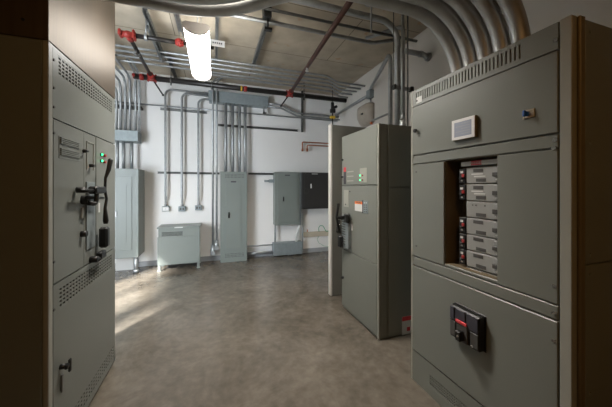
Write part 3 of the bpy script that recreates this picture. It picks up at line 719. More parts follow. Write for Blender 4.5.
# F: trough below D
fy = 5.74; x0, x1, zt, zb = wallbox(273.5, 302.5, 242.5, 255, fy); fF = Face('Y', fy, -1)
tF = thing('wiring_trough', ((x0+x1)/2, (fy+YB)/2, zb), 'short galvanised trough low on the wall under the grey panel', 'wireway')
mb = MB(); mb.box((x0, fy, zb), (x1, YB-.003, zt), 0, .003); mb.build('body', M['galvbox'], tF)
mb = MB(); fF.box(mb, x0-.004, x1+.004, zb+.02, zt-.02, 0, .006); mb.build('cover', M['galvbox'], tF)
mb = MB()
for k in range(4): a = P(289+2.2*k, 254.4, Y=fy); mb.cyl((a.x, fy+.05, zb-.03), (a.x, fy+.05, zb), .012, 8)
build_each(mb, 'bushing', M['galv'], tF)
trough = (x0, x1, zb, zt)

# ---------------------------------------------------------------- conduits and boxes on the back wall
def pipe(name, pts, r, m, label, cat='conduit', group=None, R=.14, seg=12, n=7):
    for key, gname in (('three slim conduits', 'slim conduits dropping to the three wall boxes'), ('two long conduits', 'long conduits left of the tall panelboard'), ('of four conduits', 'conduits between the high duct and the tall panelboard'),
                       ('of the stub conduits', 'stub conduits under the gutter box'), ('rising at the far left', 'conduits rising at the far left of the back wall'), ('of two conduits leaving', 'conduits leaving the high duct'),
                       ('of two low conduits', 'low conduits into the trough'), ('of the bundle', 'conduit bundle crossing under the ceiling'), ('riser', 'risers above the middle cabinet')):
        if group is None and key in label: group = gname
    mb = MB(); mb.tube(fillet(pts, R, n), r, seg); return tag(mb.build(name, m), label, cat, group)
YW = 5.80
G3 = 'conduits dropping to the three wall boxes'
names = ['leftmost', 'middle', 'rightmost']
for i, (px, pe, pyb, xe) in enumerate(((165.3, 89, 207, 205), (181.8, 93, 207, 206), (198.3, 98.5, 206, 207.5))):
    a = P(px, pe, Y=YW); bt = P(px, pyb, Y=YW); 
    right = P(212, pe+1, Y=YW).x if i < 3 else 0
    pts = [(right, YW, a.z), (a.x, YW, a.z), (a.x, YW, bt.z+.22), (a.x+.0, YB-.035, bt.z+.06), (a.x, YB-.035, bt.z+.01)]
    pipe('conduit', pts, .021, M['galv'], f'{names[i]} of three slim conduits dropping to small wall boxes', R=.12)
    bx = thing('wall_box', (a.x, YB-.04, bt.z-.07), f'{names[i]} of three small metal boxes at mid height on the back wall', 'junction box', 'small wall boxes on the back wall')
    mb = MB(); mb.box((a.x-.065, YB-.07, bt.z-.09), (a.x+.065, YB, bt.z+.01), 0, .004); mb.build('box', M['galvbox'], bx)
    mb = MB(); mb.box((a.x-.055, YB-.076, bt.z-.08), (a.x+.055, YB-.07, bt.z+.0), 0, .002); cv = mb.build('cover', M['label'] if i == 0 else M['galvbox'], bx)
    mb = MB()
    for k in (-1, 1): mb.box((a.x+.025*k-.016, YB-.079, bt.z-.06), (a.x+.025*k+.016, YB-.0765, bt.z-.018), 0, .001)
    mb.build('socket_face', M['white'] if i == 0 else M['moduledark'], cv)
    mb = MB(); mb.cyl((a.x, YB-.035, bt.z+.01), (a.x, YB-.035, bt.z+.05), .028, 10); mb.build('connector', M['galv'], bx)
# two long conduits that rise to the ceiling run and turn right
for i, (px, py0, nm) in enumerate(((212.8, 250, 'left'), (216.6, 245, 'right'))):
    yy = 5.685; t_ = P(px, 80 if i == 0 else 77, Y=yy); bt = P(px, py0, Y=yy)
    e_ = P(250, 74+i*3, Y=yy)
    pipe('conduit', [(2.79, yy, t_.z+.06*(1-i)+.02), (t_.x, yy, t_.z+.06*(1-i)+.02), (t_.x, yy, bt.z)], .019, M['galv'], f'{nm} of two long conduits left of the tall panelboard, bending right at the ceiling', R=.2)
    mb = MB(); mb.cyl((t_.x, yy, bt.z-.10), (t_.x, yy, bt.z+.10), .036, 12); mb.box((t_.x-.045, yy-.04, bt.z-.10), (t_.x+.045, YB-.002, bt.z-.02), 0, .004)
    tag(mb.build('conduit_fitting', M['galv']), f'metal fitting at the foot of the {nm} long conduit beside the tall panelboard', 'conduit fitting')
# duct G with drop conduits into panelboard C
gx0, gx1 = P(209, 100, Y=5.73).x, P(268, 100, Y=5.73).x; gz1 = P(238, 93.5, Y=5.73).z; gz0 = P(238, 104, Y=5.73).z
tg = thing('wireway_duct', ((gx0+gx1)/2, 5.76, gz0), 'long galvanised duct high on the back wall above the tall panelboard', 'wireway')
mb = MB(); mb.box((gx0, 5.73, gz0), (gx1, YB-.002, gz1), 0, .004); mb.build('body', M['galvbox'], tg)
mb = MB(); mb.box((gx0-.01, 5.724, gz0+.012), (gx1+.01, 5.73, gz1+.005), 0, .002); mb.build('cover', M['galvbox'], tg)
mb = MB(); a = P(265.5, 110, Y=5.75); mb.box((a.x-.05, 5.74, a.z-.08), (a.x-.02, 5.78, gz0)); mb.box((a.x-.05, 5.74, a.z-.08), (a.x+.02, 5.78, a.z-.05)); mb.build('bracket', M['strut'], tg)
Ctop = 1.53+(187-171.8)/F*0
ctz = P(233, 171.8, Y=5.66).z-.012
for i, px in enumerate((225.8, 232.7, 239.5, 245.2)):
    a = P(px, 120, Y=5.76)
    last = False
    pts = [(a.x, 5.76, gz0), (a.x, 5.76, ctz)] if not last else [(a.x, 5.76, gz0), (a.x, 5.76, ctz+.30), (a.x-.05, 5.76, ctz+.18), (a.x-.05, 5.76, ctz)]
    pipe('conduit', pts, .030, M['galv'], ['leftmost', 'second from left', 'third from left', 'rightmost'][i]+' of four conduits joining the high duct to the tall panelboard', R=.1)
# junction box H with conduits at the far left
hx0, hx1 = P(108, 130, Y=5.62).x, P(137.6, 130, Y=5.62).x; hz1 = P(127, 130, Y=5.62).z; hz0 = P(127, 141, Y=5.62).z
th = thing('gutter_box', ((hx0+hx1)/2, 5.76, hz0), 'galvanised gutter box above the far left tall cabinet', 'junction box')
mb = MB(); mb.box((hx0, 5.62, hz0), (hx1, YB-.001, hz1), 0, .004); mb.build('body', M['galvbox'], th)
mb = MB(); mb.box((hx0-.006, 5.612, hz0+.01), (hx1+.006, 5.62, hz1-.01), 0, .002); mb.build('cover', M['galvbox'], th)
Atop = P(125, 168.5, Y=5.45).z
for i, px in enumerate((117.5, 123.5, 131.8)):
    a = P(px, 150, Y=5.72)
    pipe('conduit', [(a.x, 5.72, Atop), (a.x, 5.72, hz0)], .026, M['galv'], ['left', 'middle', 'right'][i]+' of the stub conduits between the gutter box and the far left cabinet')
ordn = ['first', 'second', 'third', 'fourth', 'fifth', 'sixth']
for i, (px, pe) in enumerate(((116.6, 84), (120.6, 84), (125.4, 81), (130, 79), (135.6, 76), (139.3, 80))):
    a = P(px, pe, Y=5.74); r_ = .020
    zt_ = min(a.z+.0, HC-.05)
    if i == 0: pts = [(a.x, 5.74, hz1), (a.x, 5.74, a.z), (a.x-.7, 5.74, a.z)]
    elif i < 4: pts = [(a.x, 5.74, hz1), (a.x, 5.74, zt_+.04), (a.x-.02, 3.3, zt_+.04)]
    else: pts = [(a.x, 5.74, hz1), (a.x, 5.74, HC-.10), (a.x+.02, 5.2, HC-.10), (a.x+.02, 5.15, HC-.10)]
    pipe('conduit', pts, r_, M['galv'], f'{ordn[i]} from left of the conduits rising at the far left of the back wall', R=.16)
# horizontal struts
def strut_x(px0, px1, py, Y, m, label, h=.041, d_=.041):
    a = P(px0, py, Y=Y); b = P(px1, py, Y=Y); z = P((px0+px1)/2, py, Y=Y).z
    mb = MB()
    mb.box((a.x, Y, z-h/2), (b.x, Y+.004, z-h/2+.010)); mb.box((a.x, Y, z+h/2-.010), (b.x, Y+.004, z+h/2))
    mb.box((a.x, Y, z-h/2), (b.x, Y+d_, z-h/2+.003)); mb.box((a.x, Y, z+h/2-.003), (b.x, Y+d_, z+h/2)); mb.box((a.x, Y+d_-.003, z-h/2), (b.x, Y+d_, z+h/2))
    return tag(mb.build('strut_channel', m), label, 'strut channel')
strut_x(157.5, 219.5, 173, 5.859, M['darkstrut'], 'mid-height strut channel left of the tall panelboard, crossing the slim conduits')
strut_x(248.5, 274, 173.8, 5.859, M['darkstrut'], 'short strut channel between the tall panelboard and the grey wall panel')
strut_x(160, 207, 110.4, 5.859, M['strut'], 'upper strut channel behind the three slim conduits')
strut_x(218, 298, 127.6, 5.859, M['darkstrut'], 'long dark strut channel below the high duct')
strut_x(104, 141.5, 106, 5.763, M['darkstrut'], 'strut channel holding the far left group of conduits', d_=.136)
a = P(115, 104, Y=5.85); b_ = P(336, 119.5, Y=5.85)
pipe('conduit', [(a.x, 5.835, (a.z+b_.z)/2), (XR-.002, 5.835, (a.z+b_.z)/2)], .014, M['galv'], 'thin horizontal conduit running the length of the back wall below the ceiling')
# two runs to the right of the duct
for i, (p0, p1, nm) in enumerate((((268, 103), (335, 115), 'upper'), ((268, 106.5), (335, 118), 'lower'))):
    a = P(*p0, Y=5.76); b_ = P(*p1, Y=5.76)
    m1 = P(281, p0[1]+1, Y=5.76)
    pipe('conduit', [(gx1, 5.76-.04*i, a.z-.01), (m1.x, 5.76-.04*i, a.z-.02), (m1.x+.35, 5.76-.04*i, a.z-.16), (XR-.002, 5.76-.04*i, a.z-.16)], .02, M['galv'], f'{nm} of two conduits leaving the right end of the high duct', R=.15)
a = P(304.5, 101, Y=5.7); b_ = P(304.5, 130.5, Y=5.7)
mb = MB(); mb.box((a.x-.02, 5.84, b_.z), (a.x+.02, YB-.001, HC), 0, .002); tag(mb.build('strut_channel', M['darkstrut']), 'short vertical strut fixed high on the back wall right of the high duct', 'strut channel')
# conduit from panelboard to trough near the floor
zz = P(260, 245.5, Y=5.8).z; z2 = P(260, 253, Y=5.8).z; cx1 = P(247, 250, Y=5.66).x
pipe('conduit', [(cx1-.012, 5.80, zz), (trough[0], 5.80, zz)], .016, M['galv'], 'upper of two low conduits between the tall panelboard and the trough')
pipe('conduit', [(cx1-.012, 5.82, z2), (trough[0], 5.82, z2)], .030, M['galv'], 'lower, thicker conduit between the tall panelboard and the trough')
a = P(273.3, 222, Y=5.79); b_ = P(273.3, 255, Y=5.79)
lx = trough[0]-.03
pipe('conduit', [(dx0+.02, 5.79, dzb-.02+.02), (dx0+.02, 5.79, dzb-.06), (dx0+.02, 5.79, trough[3])], .018, M['galv'], 'thin conduit from the lower left of the grey panel down to the trough')
mb = MB(); q = P(268, 181, Y=5.8); mb.cyl((q.x-.08, 5.80, q.z), (q.x+.02, 5.80, q.z), .022); mb.cyl((q.x-.02, 5.80, q.z), (q.x-.02, YB, q.z), .02); mb.box((q.x+.02, 5.77, q.z-.035), (dx0, 5.83, q.z+.035), 0, .004)
tag(mb.build('pull_elbow', M['galvbox']), 'small fitting on the left side of the grey wall panel', 'conduit fitting')
pipe('conduit', [(dx1+.03, 5.79, dzb-.02), (dx1+.03, 5.79, dzb-.06), (dx1-.05, 5.79, dzb-.24), (dx1-.05, 5.79, trough[3])], .026, M['label'], 'kinked pale conduit between the grey panel and the trough', R=.06)
q = P(303, 228, Y=5.8)
pipe('conduit', [(q.x-.01, 5.80, P(303, 212, Y=5.8).z), (q.x-.01, 5.80, trough[2]+.05)], .014, M['galv'], 'thin conduit dropping right of the trough')
# ground bar board + green wire
x0 = P(303.5, 234, Y=5.86).x; x1 = P(341, 234, Y=5.86).x; z1 = P(318, 231.5, Y=5.86).z; z0 = P(318, 236.5, Y=5.86).z
mb = MB(); mb.box((x0, 5.86, z0), (min(x1, XR-.02), YB, z1), 0, .003); tag(mb.build('backing_board', M['wood']), 'pale horizontal board low on the wall right of the trough', 'board')
w = []
qq = [P(x, y, Y=5.84) for (x, y) in ((319, 231.5), (318.5, 228), (320, 225.5), (323, 225.8), (324.5, 228.5), (326, 231.5), (329, 231))]
pipe('ground_wire', [(v.x, 5.84, v.z) for v in qq], .008, M['greenwire'], 'looped green ground wire on the pale board', 'wire', R=.05, seg=8, n=4)
qq = [P(x, y, Y=5.84) for (x, y) in ((319, 236.5), (317, 239), (319, 243), (324, 246), (330, 247))]
pipe('ground_wire', [(v.x, 5.85, v.z) for v in qq], .0035, M['greenwire'], 'thin green wire hanging below the pale board', 'wire', R=.08, seg=6, n=4)
mb = MB(); a = P(307.5, 229.5, Y=5.86); mb.cyl((a.x, 5.87, z1), (a.x, 5.87, z1+.06), .012); tag(mb.build('ground_clamp', M['copper']), 'small brown clamp standing on the pale board', 'clamp')
# copper pipes
for i, (xv, yv, yb_) in enumerate(((302.3, 142, 150), (306.8, 145.3, 150.3))):
    a = P(xv, yv, Y=5.84); zb = P(xv, yb_, Y=5.84).z
    mb = MB(); mb.tube(fillet([(XR-.002, 5.84-.03*i, a.z), (a.x, 5.84-.03*i, a.z), (a.x, 5.84-.03*i, zb)], .03, 5), .014); mb.cyl((a.x, 5.84-.03*i, zb-.03), (a.x, 5.84-.03*i, zb+.03), .022)
    tag(mb.build('copper_pipe', M['copper']), ['outer', 'inner'][i]+' of two small copper pipes turning down near the open door', 'pipe', 'small copper pipes')
# black valve with yellow band near the top of the open door
a = P(332.5, 112, Y=5.25)
mb = MB(); mb.tube([(a.x, 5.25, a.z+.20), (a.x, 5.25, a.z)], .035, 12); mb.box((a.x-.05, 5.21, a.z-.02), (a.x+.06, 5.29, a.z+.07), 0, .015); mb.tube([(a.x+.10, 5.25, a.z+.13), (a.x+.02, 5.25, a.z+.09)], .03)
mb.tube([(a.x, 5.25, a.z-.50), (a.x, 5.25, a.z)], .014, 8); mb.box((a.x-.05, 5.22, a.z-.14), (a.x+.05, 5.28, a.z-.09), 1, .004)
mb.tube([(a.x, 5.25, a.z+.20), (a.x, 5.25, HC)], .006, 6)
tag(mb.build('drain_valve', [M['black'], M['yellow']]), 'black hanging drain valve with a yellow band above the open door', 'valve')

# ================================================================== CEILING SERVICES
# light fixture
lf = thing('ceiling_light', (-.16, 3.3, 3.0), 'lit linear light fixture with rounded white lens hanging below the ceiling', 'ceiling light')
yn, yf = 2.76, 3.92; cxl = -.163; hw = .118
prof = [(hw*math.sin(t)*1.0, -.085*math.cos(t)) for t in [math.pi*(-.5+k/14) for k in range(15)]]
mb = MB(); vs = []; fs = []
for yy in (yn, yf):
    for (x, z) in prof: vs.append((cxl+x, yy, 3.07+z))
for k in range(14): fs.append((k, k+1, 15+k+1, 15+k))
fs.append((14, 0, 15, 29)); mb.add(vs, fs, 0, True); mb.build('lens', M['lens'], lf)
for yy0, yy1 in ((yn-.02, yn), (yf, yf+.02)):
    mb = MB(); pf = [(x*1.05, z*1.06) for (x, z) in prof]+[(hw*.8, .02), (-hw*.8, .02)]; n_ = len(pf)
    vs = [(cxl+x, yy, 3.07+z) for yy in (yy0, yy1) for (x, z) in pf]
    mb.add(vs, [tuple(range(n_)), tuple(range(n_, 2*n_))[::-1]]+[(k, (k+1) % n_, n_+(k+1) % n_, n_+k) for k in range(n_)], 0); mb.build('end_cap', M['cap'], lf)
mb = MB(); mb.box((cxl-.035, yn, 3.062), (cxl+.035, yf, 3.10), 0, .004); mb.build('housing', M['cap'], lf)
mb = MB()
for yy in (yn+.2, yf-.2): mb.cyl((cxl, yy, 3.10), (cxl, yy, HC), .005, 6)
build_each(mb, 'hanger_rod', M['galv'], lf)

# ceiling conduit bundle
YS = (4.60, 4.76, 4.93, 5.12, 5.32)
nn = ['nearest', 'second nearest', 'middle', 'second farthest', 'farthest']
for i, yy in enumerate(YS):
    zc = 3.60
    xb = 2.0+.10*i-.02
    x_start = XL+.1 if i < 3 else (-1.55 if i == 3 else -.2)
    pts = [(x_start, yy, zc), (xb, yy, zc), (xb+.22, yy, zc-.09), (XR-.002, yy, zc-.09)]
    if i == 3: pts = [(-1.75, yy+.3, zc-.25), (-1.72, yy, zc)]+pts[1:]
    if i == 4: pts = [(-.34, 5.62, gz1+.02), (-.34, 5.22, gz1+.02+.0), (-.34, 5.22, zc-.0), ] + pts[1:]
    if i == 4: pts = [(x_start, yy, gz1+.05), (x_start, yy, zc)]+pts[1:]
    pipe('conduit', pts, .017, M['galv'], f'{nn[i]} conduit of the bundle crossing under the ceiling', R=.18)
# fixture sign plate
q = P(217.7, 43.5, Y=4.3)
# struts along Y at the ceiling
def strut_y(pa, pb, Z, m, label, w=.041, twin=False):
    a = P(*pa, Z=Z); b = P(*pb, Z=Z); x = (a.x+b.x)/2; y0, y1 = sorted((a.y, b.y))
    mb = MB()
    mb.box((x-w/2, y0, Z), (x-w/2+.012, y1, Z+.003)); mb.box((x+w/2-.012, y0, Z), (x+w/2, y1, Z+.003))
    mb.box((x-w/2, y0, Z), (x-w/2+.003, y1, Z+w)); mb.box((x+w/2-.003, y0, Z), (x+w/2, y1, Z+w)); mb.box((x-w/2, y0, Z+w-.003), (x+w/2, y1, Z+w))
    for yy in (y0+.05, (y0+y1)/2, y1-.05): mb.cyl((x, yy, Z+w), (x, yy, HC), .006, 6)
    return tag(mb.build('ceiling_strut', m), label, 'strut channel')
strut_y((144, 12), (165, 62), 3.645, M['strut'], 'ceiling strut just right of the left red pipe tee, wide of the two there', .055)
strut_y((146.5, 27), (163, 63), 3.56, M['galv'], 'lower galvanised strut under the left ceiling strut', .035)
strut_y((176.5, 16), (181.5, 36), 3.645, M['strut'], 'ceiling strut ending behind the lit fixture', .055)
strut_y((213.6, 18), (218.8, 64), 3.645, M['strut'], 'ceiling strut right of the lit fixture, above the white tag')
strut_y((265.8, 23), (254, 68), 3.645, M['strut'], 'ceiling strut running back from the clamp at the cross conduit', .055)
strut_y((170, 60), (176, 82), 3.66, M['darkstrut'], 'dark short strut past the conduit bundle, left of the fixture', .05)
# white tag
q = P(217.7, 43.5, Z=3.60); mb = MB(); mb.box((q.x-.095, q.y-.01, q.z-.045), (q.x+.095, q.y+.006, q.z+.045), 0, .002); tg_ = tag(mb.build('hanging_tag', M['label']), 'small white tag under the ceiling right of the lit fixture', 'tag')
mb = MB()
for k in range(5): mb.box((q.x-.07+.028*k, q.y-.012, q.z-.012), (q.x-.052+.028*k, q.y-.0102, q.z+.012))
build_each(mb, 'print', M['ink'], tg_)
# sprinkler main and branches
zp = 3.46; yp = 5.38
sm_ = thing('sprinkler_main', (1.0, yp, zp), 'black sprinkler main pipe running along the top of the back wall', 'pipe')
xs_ = P(134, 78, Y=yp).x
mb = MB(); mb.cyl((xs_, yp, zp), (XR-.02, yp, zp), .048, 18); mb.build('pipe', M['blackpipe'], sm_)
def coupling(px, par, axis='X', X=None, Y=None, Z=None, r=.056, w=.05):
    mb = MB()
    p = Vector((X, Y, Z)); d_ = Vector((1, 0, 0)) if axis == 'X' else Vector((0, 1, 0))
    mb.cyl(p-d_*w/2, p+d_*w/2, r, 18); mb.cyl(p-d_*w*.7, p+d_*w*.7, r*.86, 18)
    side = Vector((0, 0, 1)); o2 = d_.cross(side)
    for sg in (-1, 1):
        q = p+o2*(r+.012)*sg; mb.box(q-Vector((.022, .022, .018)), q+Vector((.022, .022, .018)), 0, .004); mb.cyl(q-side*.03, q+side*.03, .009, 8)
    return mb.build('coupling', M['red'], par)
for px in (142, 245.3): coupling(0, sm_, 'X', P(px, 85, Y=yp).x, yp, zp)
coupling(0, sm_, 'X', P(134.5, 85, Y=yp).x, yp, zp, .045, .03)
mb = MB(); q = P(240.5, 91, Y=yp).x; mb.cyl((q, yp, zp), (q+.03, yp, zp), .051, 18); mb.build('yellow_band', M['yellow'], sm_)
xl_, xr_ = P(152, 77, Y=yp).x, P(289.5, 94, Y=yp).x
for x in (xl_, xr_):
    mb = MB(); mb.cyl((x-.06, yp, zp), (x+.06, yp, zp), .055, 18); mb.cyl((x, yp-.14, zp+.01), (x, yp, zp), .052, 16); mb.box((x-.075, yp-.03, zp-.068), (x-.05, yp+.03, zp+.068), 0, .008); mb.box((x+.05, yp-.03, zp-.068), (x+.075, yp+.03, zp+.068), 0, .008)
    mb.build('red_tee', M['red'], sm_)
for x in (P(171, 80, Y=yp).x, P(304, 98, Y=yp).x, P(212, 88, Y=yp).x):
    mb = MB(); mb.tube([(x, yp, zp-.055), (x, yp, HC)], .008, 6); mb.cyl((x-.012, yp, zp), (x+.012, yp, zp), .056, 16); mb.cyl((x, yp, zp-.09), (x, yp, zp-.05), .014, 8); mb.build('hanger', M['darkstrut'], sm_)
# left branch
bl = thing('sprinkler_branch', (xl_, 4.6, zp), 'black branch pipe with red tee at upper left, running back to the main', 'pipe')
yt = 3.98
mb = MB(); mb.cyl((xl_, yt, zp+.02), (xl_, yp-.12, zp+.01), .026, 16); mb.build('pipe', M['blackpipe'], bl)
mb = MB(); mb.cyl((xl_, yt+.02, zp+.02), (xl_, yt+.12, zp+.02), .042, 16); mb.ball((xl_, yt, zp+.02), .05, sc_=(1.2, 1, .9)); mb.cyl((xl_-.07, yt, zp+.02), (xl_+.09, yt, zp+.02), .038, 16)
mb.box((xl_-.10, yt-.06, zp-.02), (xl_-.065, yt+.06, zp+.06), 0, .012); mb.box((xl_+.055, yt-.06, zp-.035), (xl_+.085, yt+.06, zp+.075), 0, .012); mb.build('red_tee', M['red'], bl)
mb = MB(); mb.cyl((xl_, 4.34, zp-.06), (xl_, 4.34, zp+.02), .016, 10); mb.cyl((xl_, 4.34, zp-.08), (xl_, 4.34, zp-.06), .028, 10); mb.build('sprinkler_head', M['darkstrut'], bl); mb = MB(); mb.cyl((xl_, 4.45, zp+.0), (xl_, 4.49, zp+.0), .035, 12); mb.build('collar', M['darkstrut'], bl)
xe_ = P(214, 38, Y=yt).x
b2 = thing('sprinkler_branch', (-.5, yt, zp), 'short black pipe from the upper left red tee to the lit fixture', 'pipe')
mb = MB(); mb.cyl((xl_+.09, yt, zp+.02), (P(181, 38, Y=yt).x, yt, zp+.02), .029, 16); mb.cyl((P(181, 38, Y=yt).x, yt, zp+.02), (xe_, yt, zp+.02), .022, 12); mb.build('pipe', M['blackpipe'], b2)
coupling(0, b2, 'X', P(179.5, 38, Y=yt).x, yt, zp+.02, .048, .07)
mb = MB(); x = P(146, 34, Y=yt).x; mb.cyl((x-.015, yt, zp+.02), (x+.015, yt, zp+.02), .045, 12); mb.cyl((x, yt, zp+.06), (x, yt, HC), .007, 6); mb.build('hanger', M['galv'], b2)
# nipples dropping past the main
for x, tgt, nm in ((xl_, (163, 95), 'left'), (xr_, (281, 106), 'right')):
    e = P(*tgt, Y=5.72)
    mb = MB(); mb.tube([(x, yp, zp), (e.x, e.y, e.z)], .014, 10); mb.ball((e.x, e.y, e.z), .022); mb.build('drop_nipple', M['blackpipe'], sm_)
# right branch
br2 = thing('sprinkler_branch', (xr_, 4, zp), 'dark brown branch pipe running back to the right red tee on the main', 'pipe')
eA = P(355, -6, Z=3.40)
mb = MB(); mb.tube([(xr_, yp-.12, zp+.01), (eA.x, eA.y, 3.40)], .032, 16); mb.build('pipe', M['maroon'], br2)
q = P(307, 69, Z=3.40); mb = MB(); mb.cyl((q.x, q.y, 3.38), (q.x, q.y, 3.46), .016, 10); mb.cyl((q.x, q.y, 3.36), (q.x, q.y, 3.38), .026, 10); mb.build('sprinkler_head', M['label'], br2)
# cross conduits from left ceiling to the vertical risers at the right
zc = 3.58
a = P(235, 18, Z=zc); yq = a.y
b_ = P(375, 41, Z=zc)
ycr = (a.y+b_.y)/2
print('cross', a, b_)
xr1 = P(392, 32, Y=ycr)
pipe('conduit', [(-.9, ycr, zc), (b_.x, ycr, zc), (xr1.x+.05, ycr-.02, zc+.10)], .025, M['strut'], 'long conduit crossing the ceiling above the brown pipe, kicked up at its right end', R=.3)
a = P(235, 8, Z=3.62); b_ = P(392, 46, Z=3.62)
pipe('conduit', [(-.9, ycr-.12, 3.66), (XR-.002, ycr-.12, 3.66)], .018, M['darkstrut'], 'thin dark conduit crossing the ceiling above the kicked conduit')
q = P(267, 17, Z=3.6); mb = MB(); mb.box((q.x-.05, q.y-.05, 3.58), (q.x+.05, q.y+.06, HC), 0, .01); mb.cyl((q.x+.01, q.y, 3.45), (q.x+.01, q.y, 3.60), .012); mb.box((q.x-.03, q.y-.02, 3.44), (q.x+.06, q.y+.03, 3.47)); tag(mb.build('ceiling_clamp', M['black']), 'black ceiling clamp where the cross conduit meets a strut', 'clamp')

# risers from the middle cabinet
zM = ZM
yR = 2.88
r2 = P(397.6, 90, Y=yR); print('riser', r2)
zt2 = P(379, 19, Y=yR).z
e2 = P(318, 4, Y=yR)
pipe('conduit', [(r2.x, yR, zM), (r2.x, yR, zt2), (-.3, yR, zt2)], .037, M['galv'], 'thick riser from the middle cabinet that bends left along the ceiling', R=.26, seg=16, n=12)
q = P(403.3, 60, Y=3.0)
pipe('conduit', [(q.x, 3.0, zM), (q.x, 3.0, P(400, 26, Y=3.0).z), (q.x-.05, 3.12, P(400, 24, Y=3.0).z), (q.x-.3, 3.45, P(400, 24, Y=3.0).z)], .024, M['galv'], 'riser behind the thick one, bending back at the ceiling', R=.18, seg=12)
q = P(390.3, 80, Y=3.03)
qt = P(384, 57, Y=3.03).z
jb = P(370.5, 93, X=XR-.04)
jt = Vector((jb.x, jb.y, jb.z+.06))
pipe('conduit', [(q.x, 3.03, zM), (q.x, 3.03, qt+.08), (jt.x, jt.y, jt.z+.02), (jt.x, jt.y, jt.z-.06)], .028, M['galv'], 'riser from the middle cabinet that arcs over to the wall box near the beige housing', R=.15, seg=12)
q = P(402.6, 110, Y=2.50); 
pipe('conduit', [(q.x, 2.5, zM+.16), (q.x, 2.5, P(402.6, 12, Y=2.5).z)], .016, M['galv'], 'slim riser with a wide connector at its foot')
mb = MB(); mb.cyl((q.x, 2.5, zM), (q.x, 2.5, zM+.13), .032, 14); mb.cyl((q.x, 2.5, zM+.13), (q.x, 2.5, zM+.19), .022, 12); mb.cyl((q.x, 2.5, zM+.04), (q.x, 2.5, zM+.07), .038, 12); tag(mb.build('conduit_connector', M['galv']), 'wide connector at the foot of the slim riser on the middle cabinet', 'conduit fitting')
q = P(407.6, 110, Y=2.56)
pipe('conduit', [(q.x, 2.56, zM), (q.x, 2.56, HC)], .009, M['darkstrut'], 'thinnest rod standing at the right of the risers', 'rod')
q = P(393.5, 60, Y=2.8)
pipe('threaded_rod', [(q.x, 2.8, P(393, 90, Y=2.8).z), (q.x, 2.8, HC)], .005, M['darkstrut'], 'thin threaded rod hanging beside the thick riser', 'rod', seg=6)
a = P(387.5, 91.5, Y=2.70); b_ = P(411, 83, Y=2.70)
mb = MB(); za_ = P(399, 88, Y=2.82).z
p0 = P(388, 92, X=1.84); p1 = P(411, 82, X=1.95)
mb.box((r2.x-.09, 2.80, za_-.02), (r2.x+.16, 2.835, za_+.02), 0, .003); st_ = mb.build('channel', M['strut']); tag(st_, 'strut bracket clamping the risers above the middle cabinet', 'strut channel')
mb = MB(); mb.box((r2.x+.13, 2.78, za_-.03), (r2.x+.18, 2.84, za_+.03), 0, .008); mb.box((r2.x-.12, 2.78, za_-.03), (r2.x-.09, 2.84, za_+.03), 0, .008); mb.build('end_cap', M['black'], st_)
# wall conduit along the right wall
for i, dz in enumerate((0,)):
    a = P(335, 113, X=XR-.05)
    pipe('conduit', [(XR-.05, YB-.06, jb.z-.03), (XR-.05, jb.y+.05, jb.z-.03)], .028, M['galv'], 'conduit running along the right wall to the small wall box')
mb = MB(); mb.box((XR-.10, jb.y-.06, jb.z-.10), (XR-.001, jb.y+.06, jb.z+.05), 0, .006); tag(mb.build('wall_box', M['galvbox']), 'square metal box on the right wall above the beige housing', 'junction box')
hb = P(363.5, 114, X=XR-.1)
pipe('conduit', [(XR-.04, jb.y, jb.z-.10), (XR-.04, jb.y, hb.z+.14)], .014, M['galv'], 'short conduit joining the square wall box to the beige housing')
# beige dome housing
mb = MB(); yh = hb.y; 
prof2 = [(.0, .19), (.09, .185), (.16, .14), (.18, .04), (.17, -.07), (.12, -.16), (.05, -.21), (.0, -.225)]
vs = []; fs = []; NP = len(prof2); ny = 9
for j in range(ny):
    t = -1+2*j/(ny-1); wy = .22*t; k_ = math.sqrt(max(0, 1-t*t))**.6
    for (o_, z_) in prof2: vs.append((XR-.002-o_*(.25+.75*k_), yh+wy, hb.z+z_*(.82+.18*k_)))
for j in range(ny-1):
    for i in range(NP-1): fs.append((j*NP+i, j*NP+i+1, (j+1)*NP+i+1, (j+1)*NP+i))
mb.add(vs, fs, 0, True); mb.add([vs[i] for i in range(NP)], [tuple(range(NP))], 0); mb.add([vs[(ny-1)*NP+i] for i in range(NP)], [tuple(range(NP))[::-1]], 0)
hs = thing('wall_light', (XR, yh, hb.z-.29), 'beige rounded wall-mounted housing above the open door', 'wall light')
mb.build('housing', M['beige'], hs)
mb = MB(); mb.box((XR-.19, yh-.10, hb.z-.04), (XR-.165, yh-.04, hb.z-.01), 0, .005); mb.build('lens', M['moduledark'], hs)
mb = MB(); mb.box((XR-.08, yh-.22, hb.z-.24), (XR-.04, yh-.19, hb.z-.20), 0, .005); mb.build('bracket', M['orange'], hs)
a = P(371, 121, X=XR-.03); b_ = P(389, 114, X=XR-.03)
pipe('conduit', [(XR-.03, a.y, a.z), (XR-.03, b_.y, a.z)], .016, M['galv'], 'short horizontal conduit on the right wall above the middle cabinet')
# stub through right wall with elbow
q = P(423, 56, X=XR-.1); 
mb = MB(); 
qs = P(405, 53, Y=q.y-.0)
mb.tube(fillet([(qs.x, q.y, q.z+.02), (XR-.10, q.y, q.z+.02), (XR-.04, q.y, q.z), (XR-.002, q.y, q.z)], .05), .034, 14); mb.cyl((XR-.03, q.y, q.z), (XR-.002, q.y, q.z), .055, 14); mb.cyl((XR-.16, q.y, q.z+.02), (XR-.12, q.y, q.z+.02), .042, 14)
tag(mb.build('conduit_stub', M['galv']), 'thick conduit stub entering the right wall beside the risers', 'conduit')

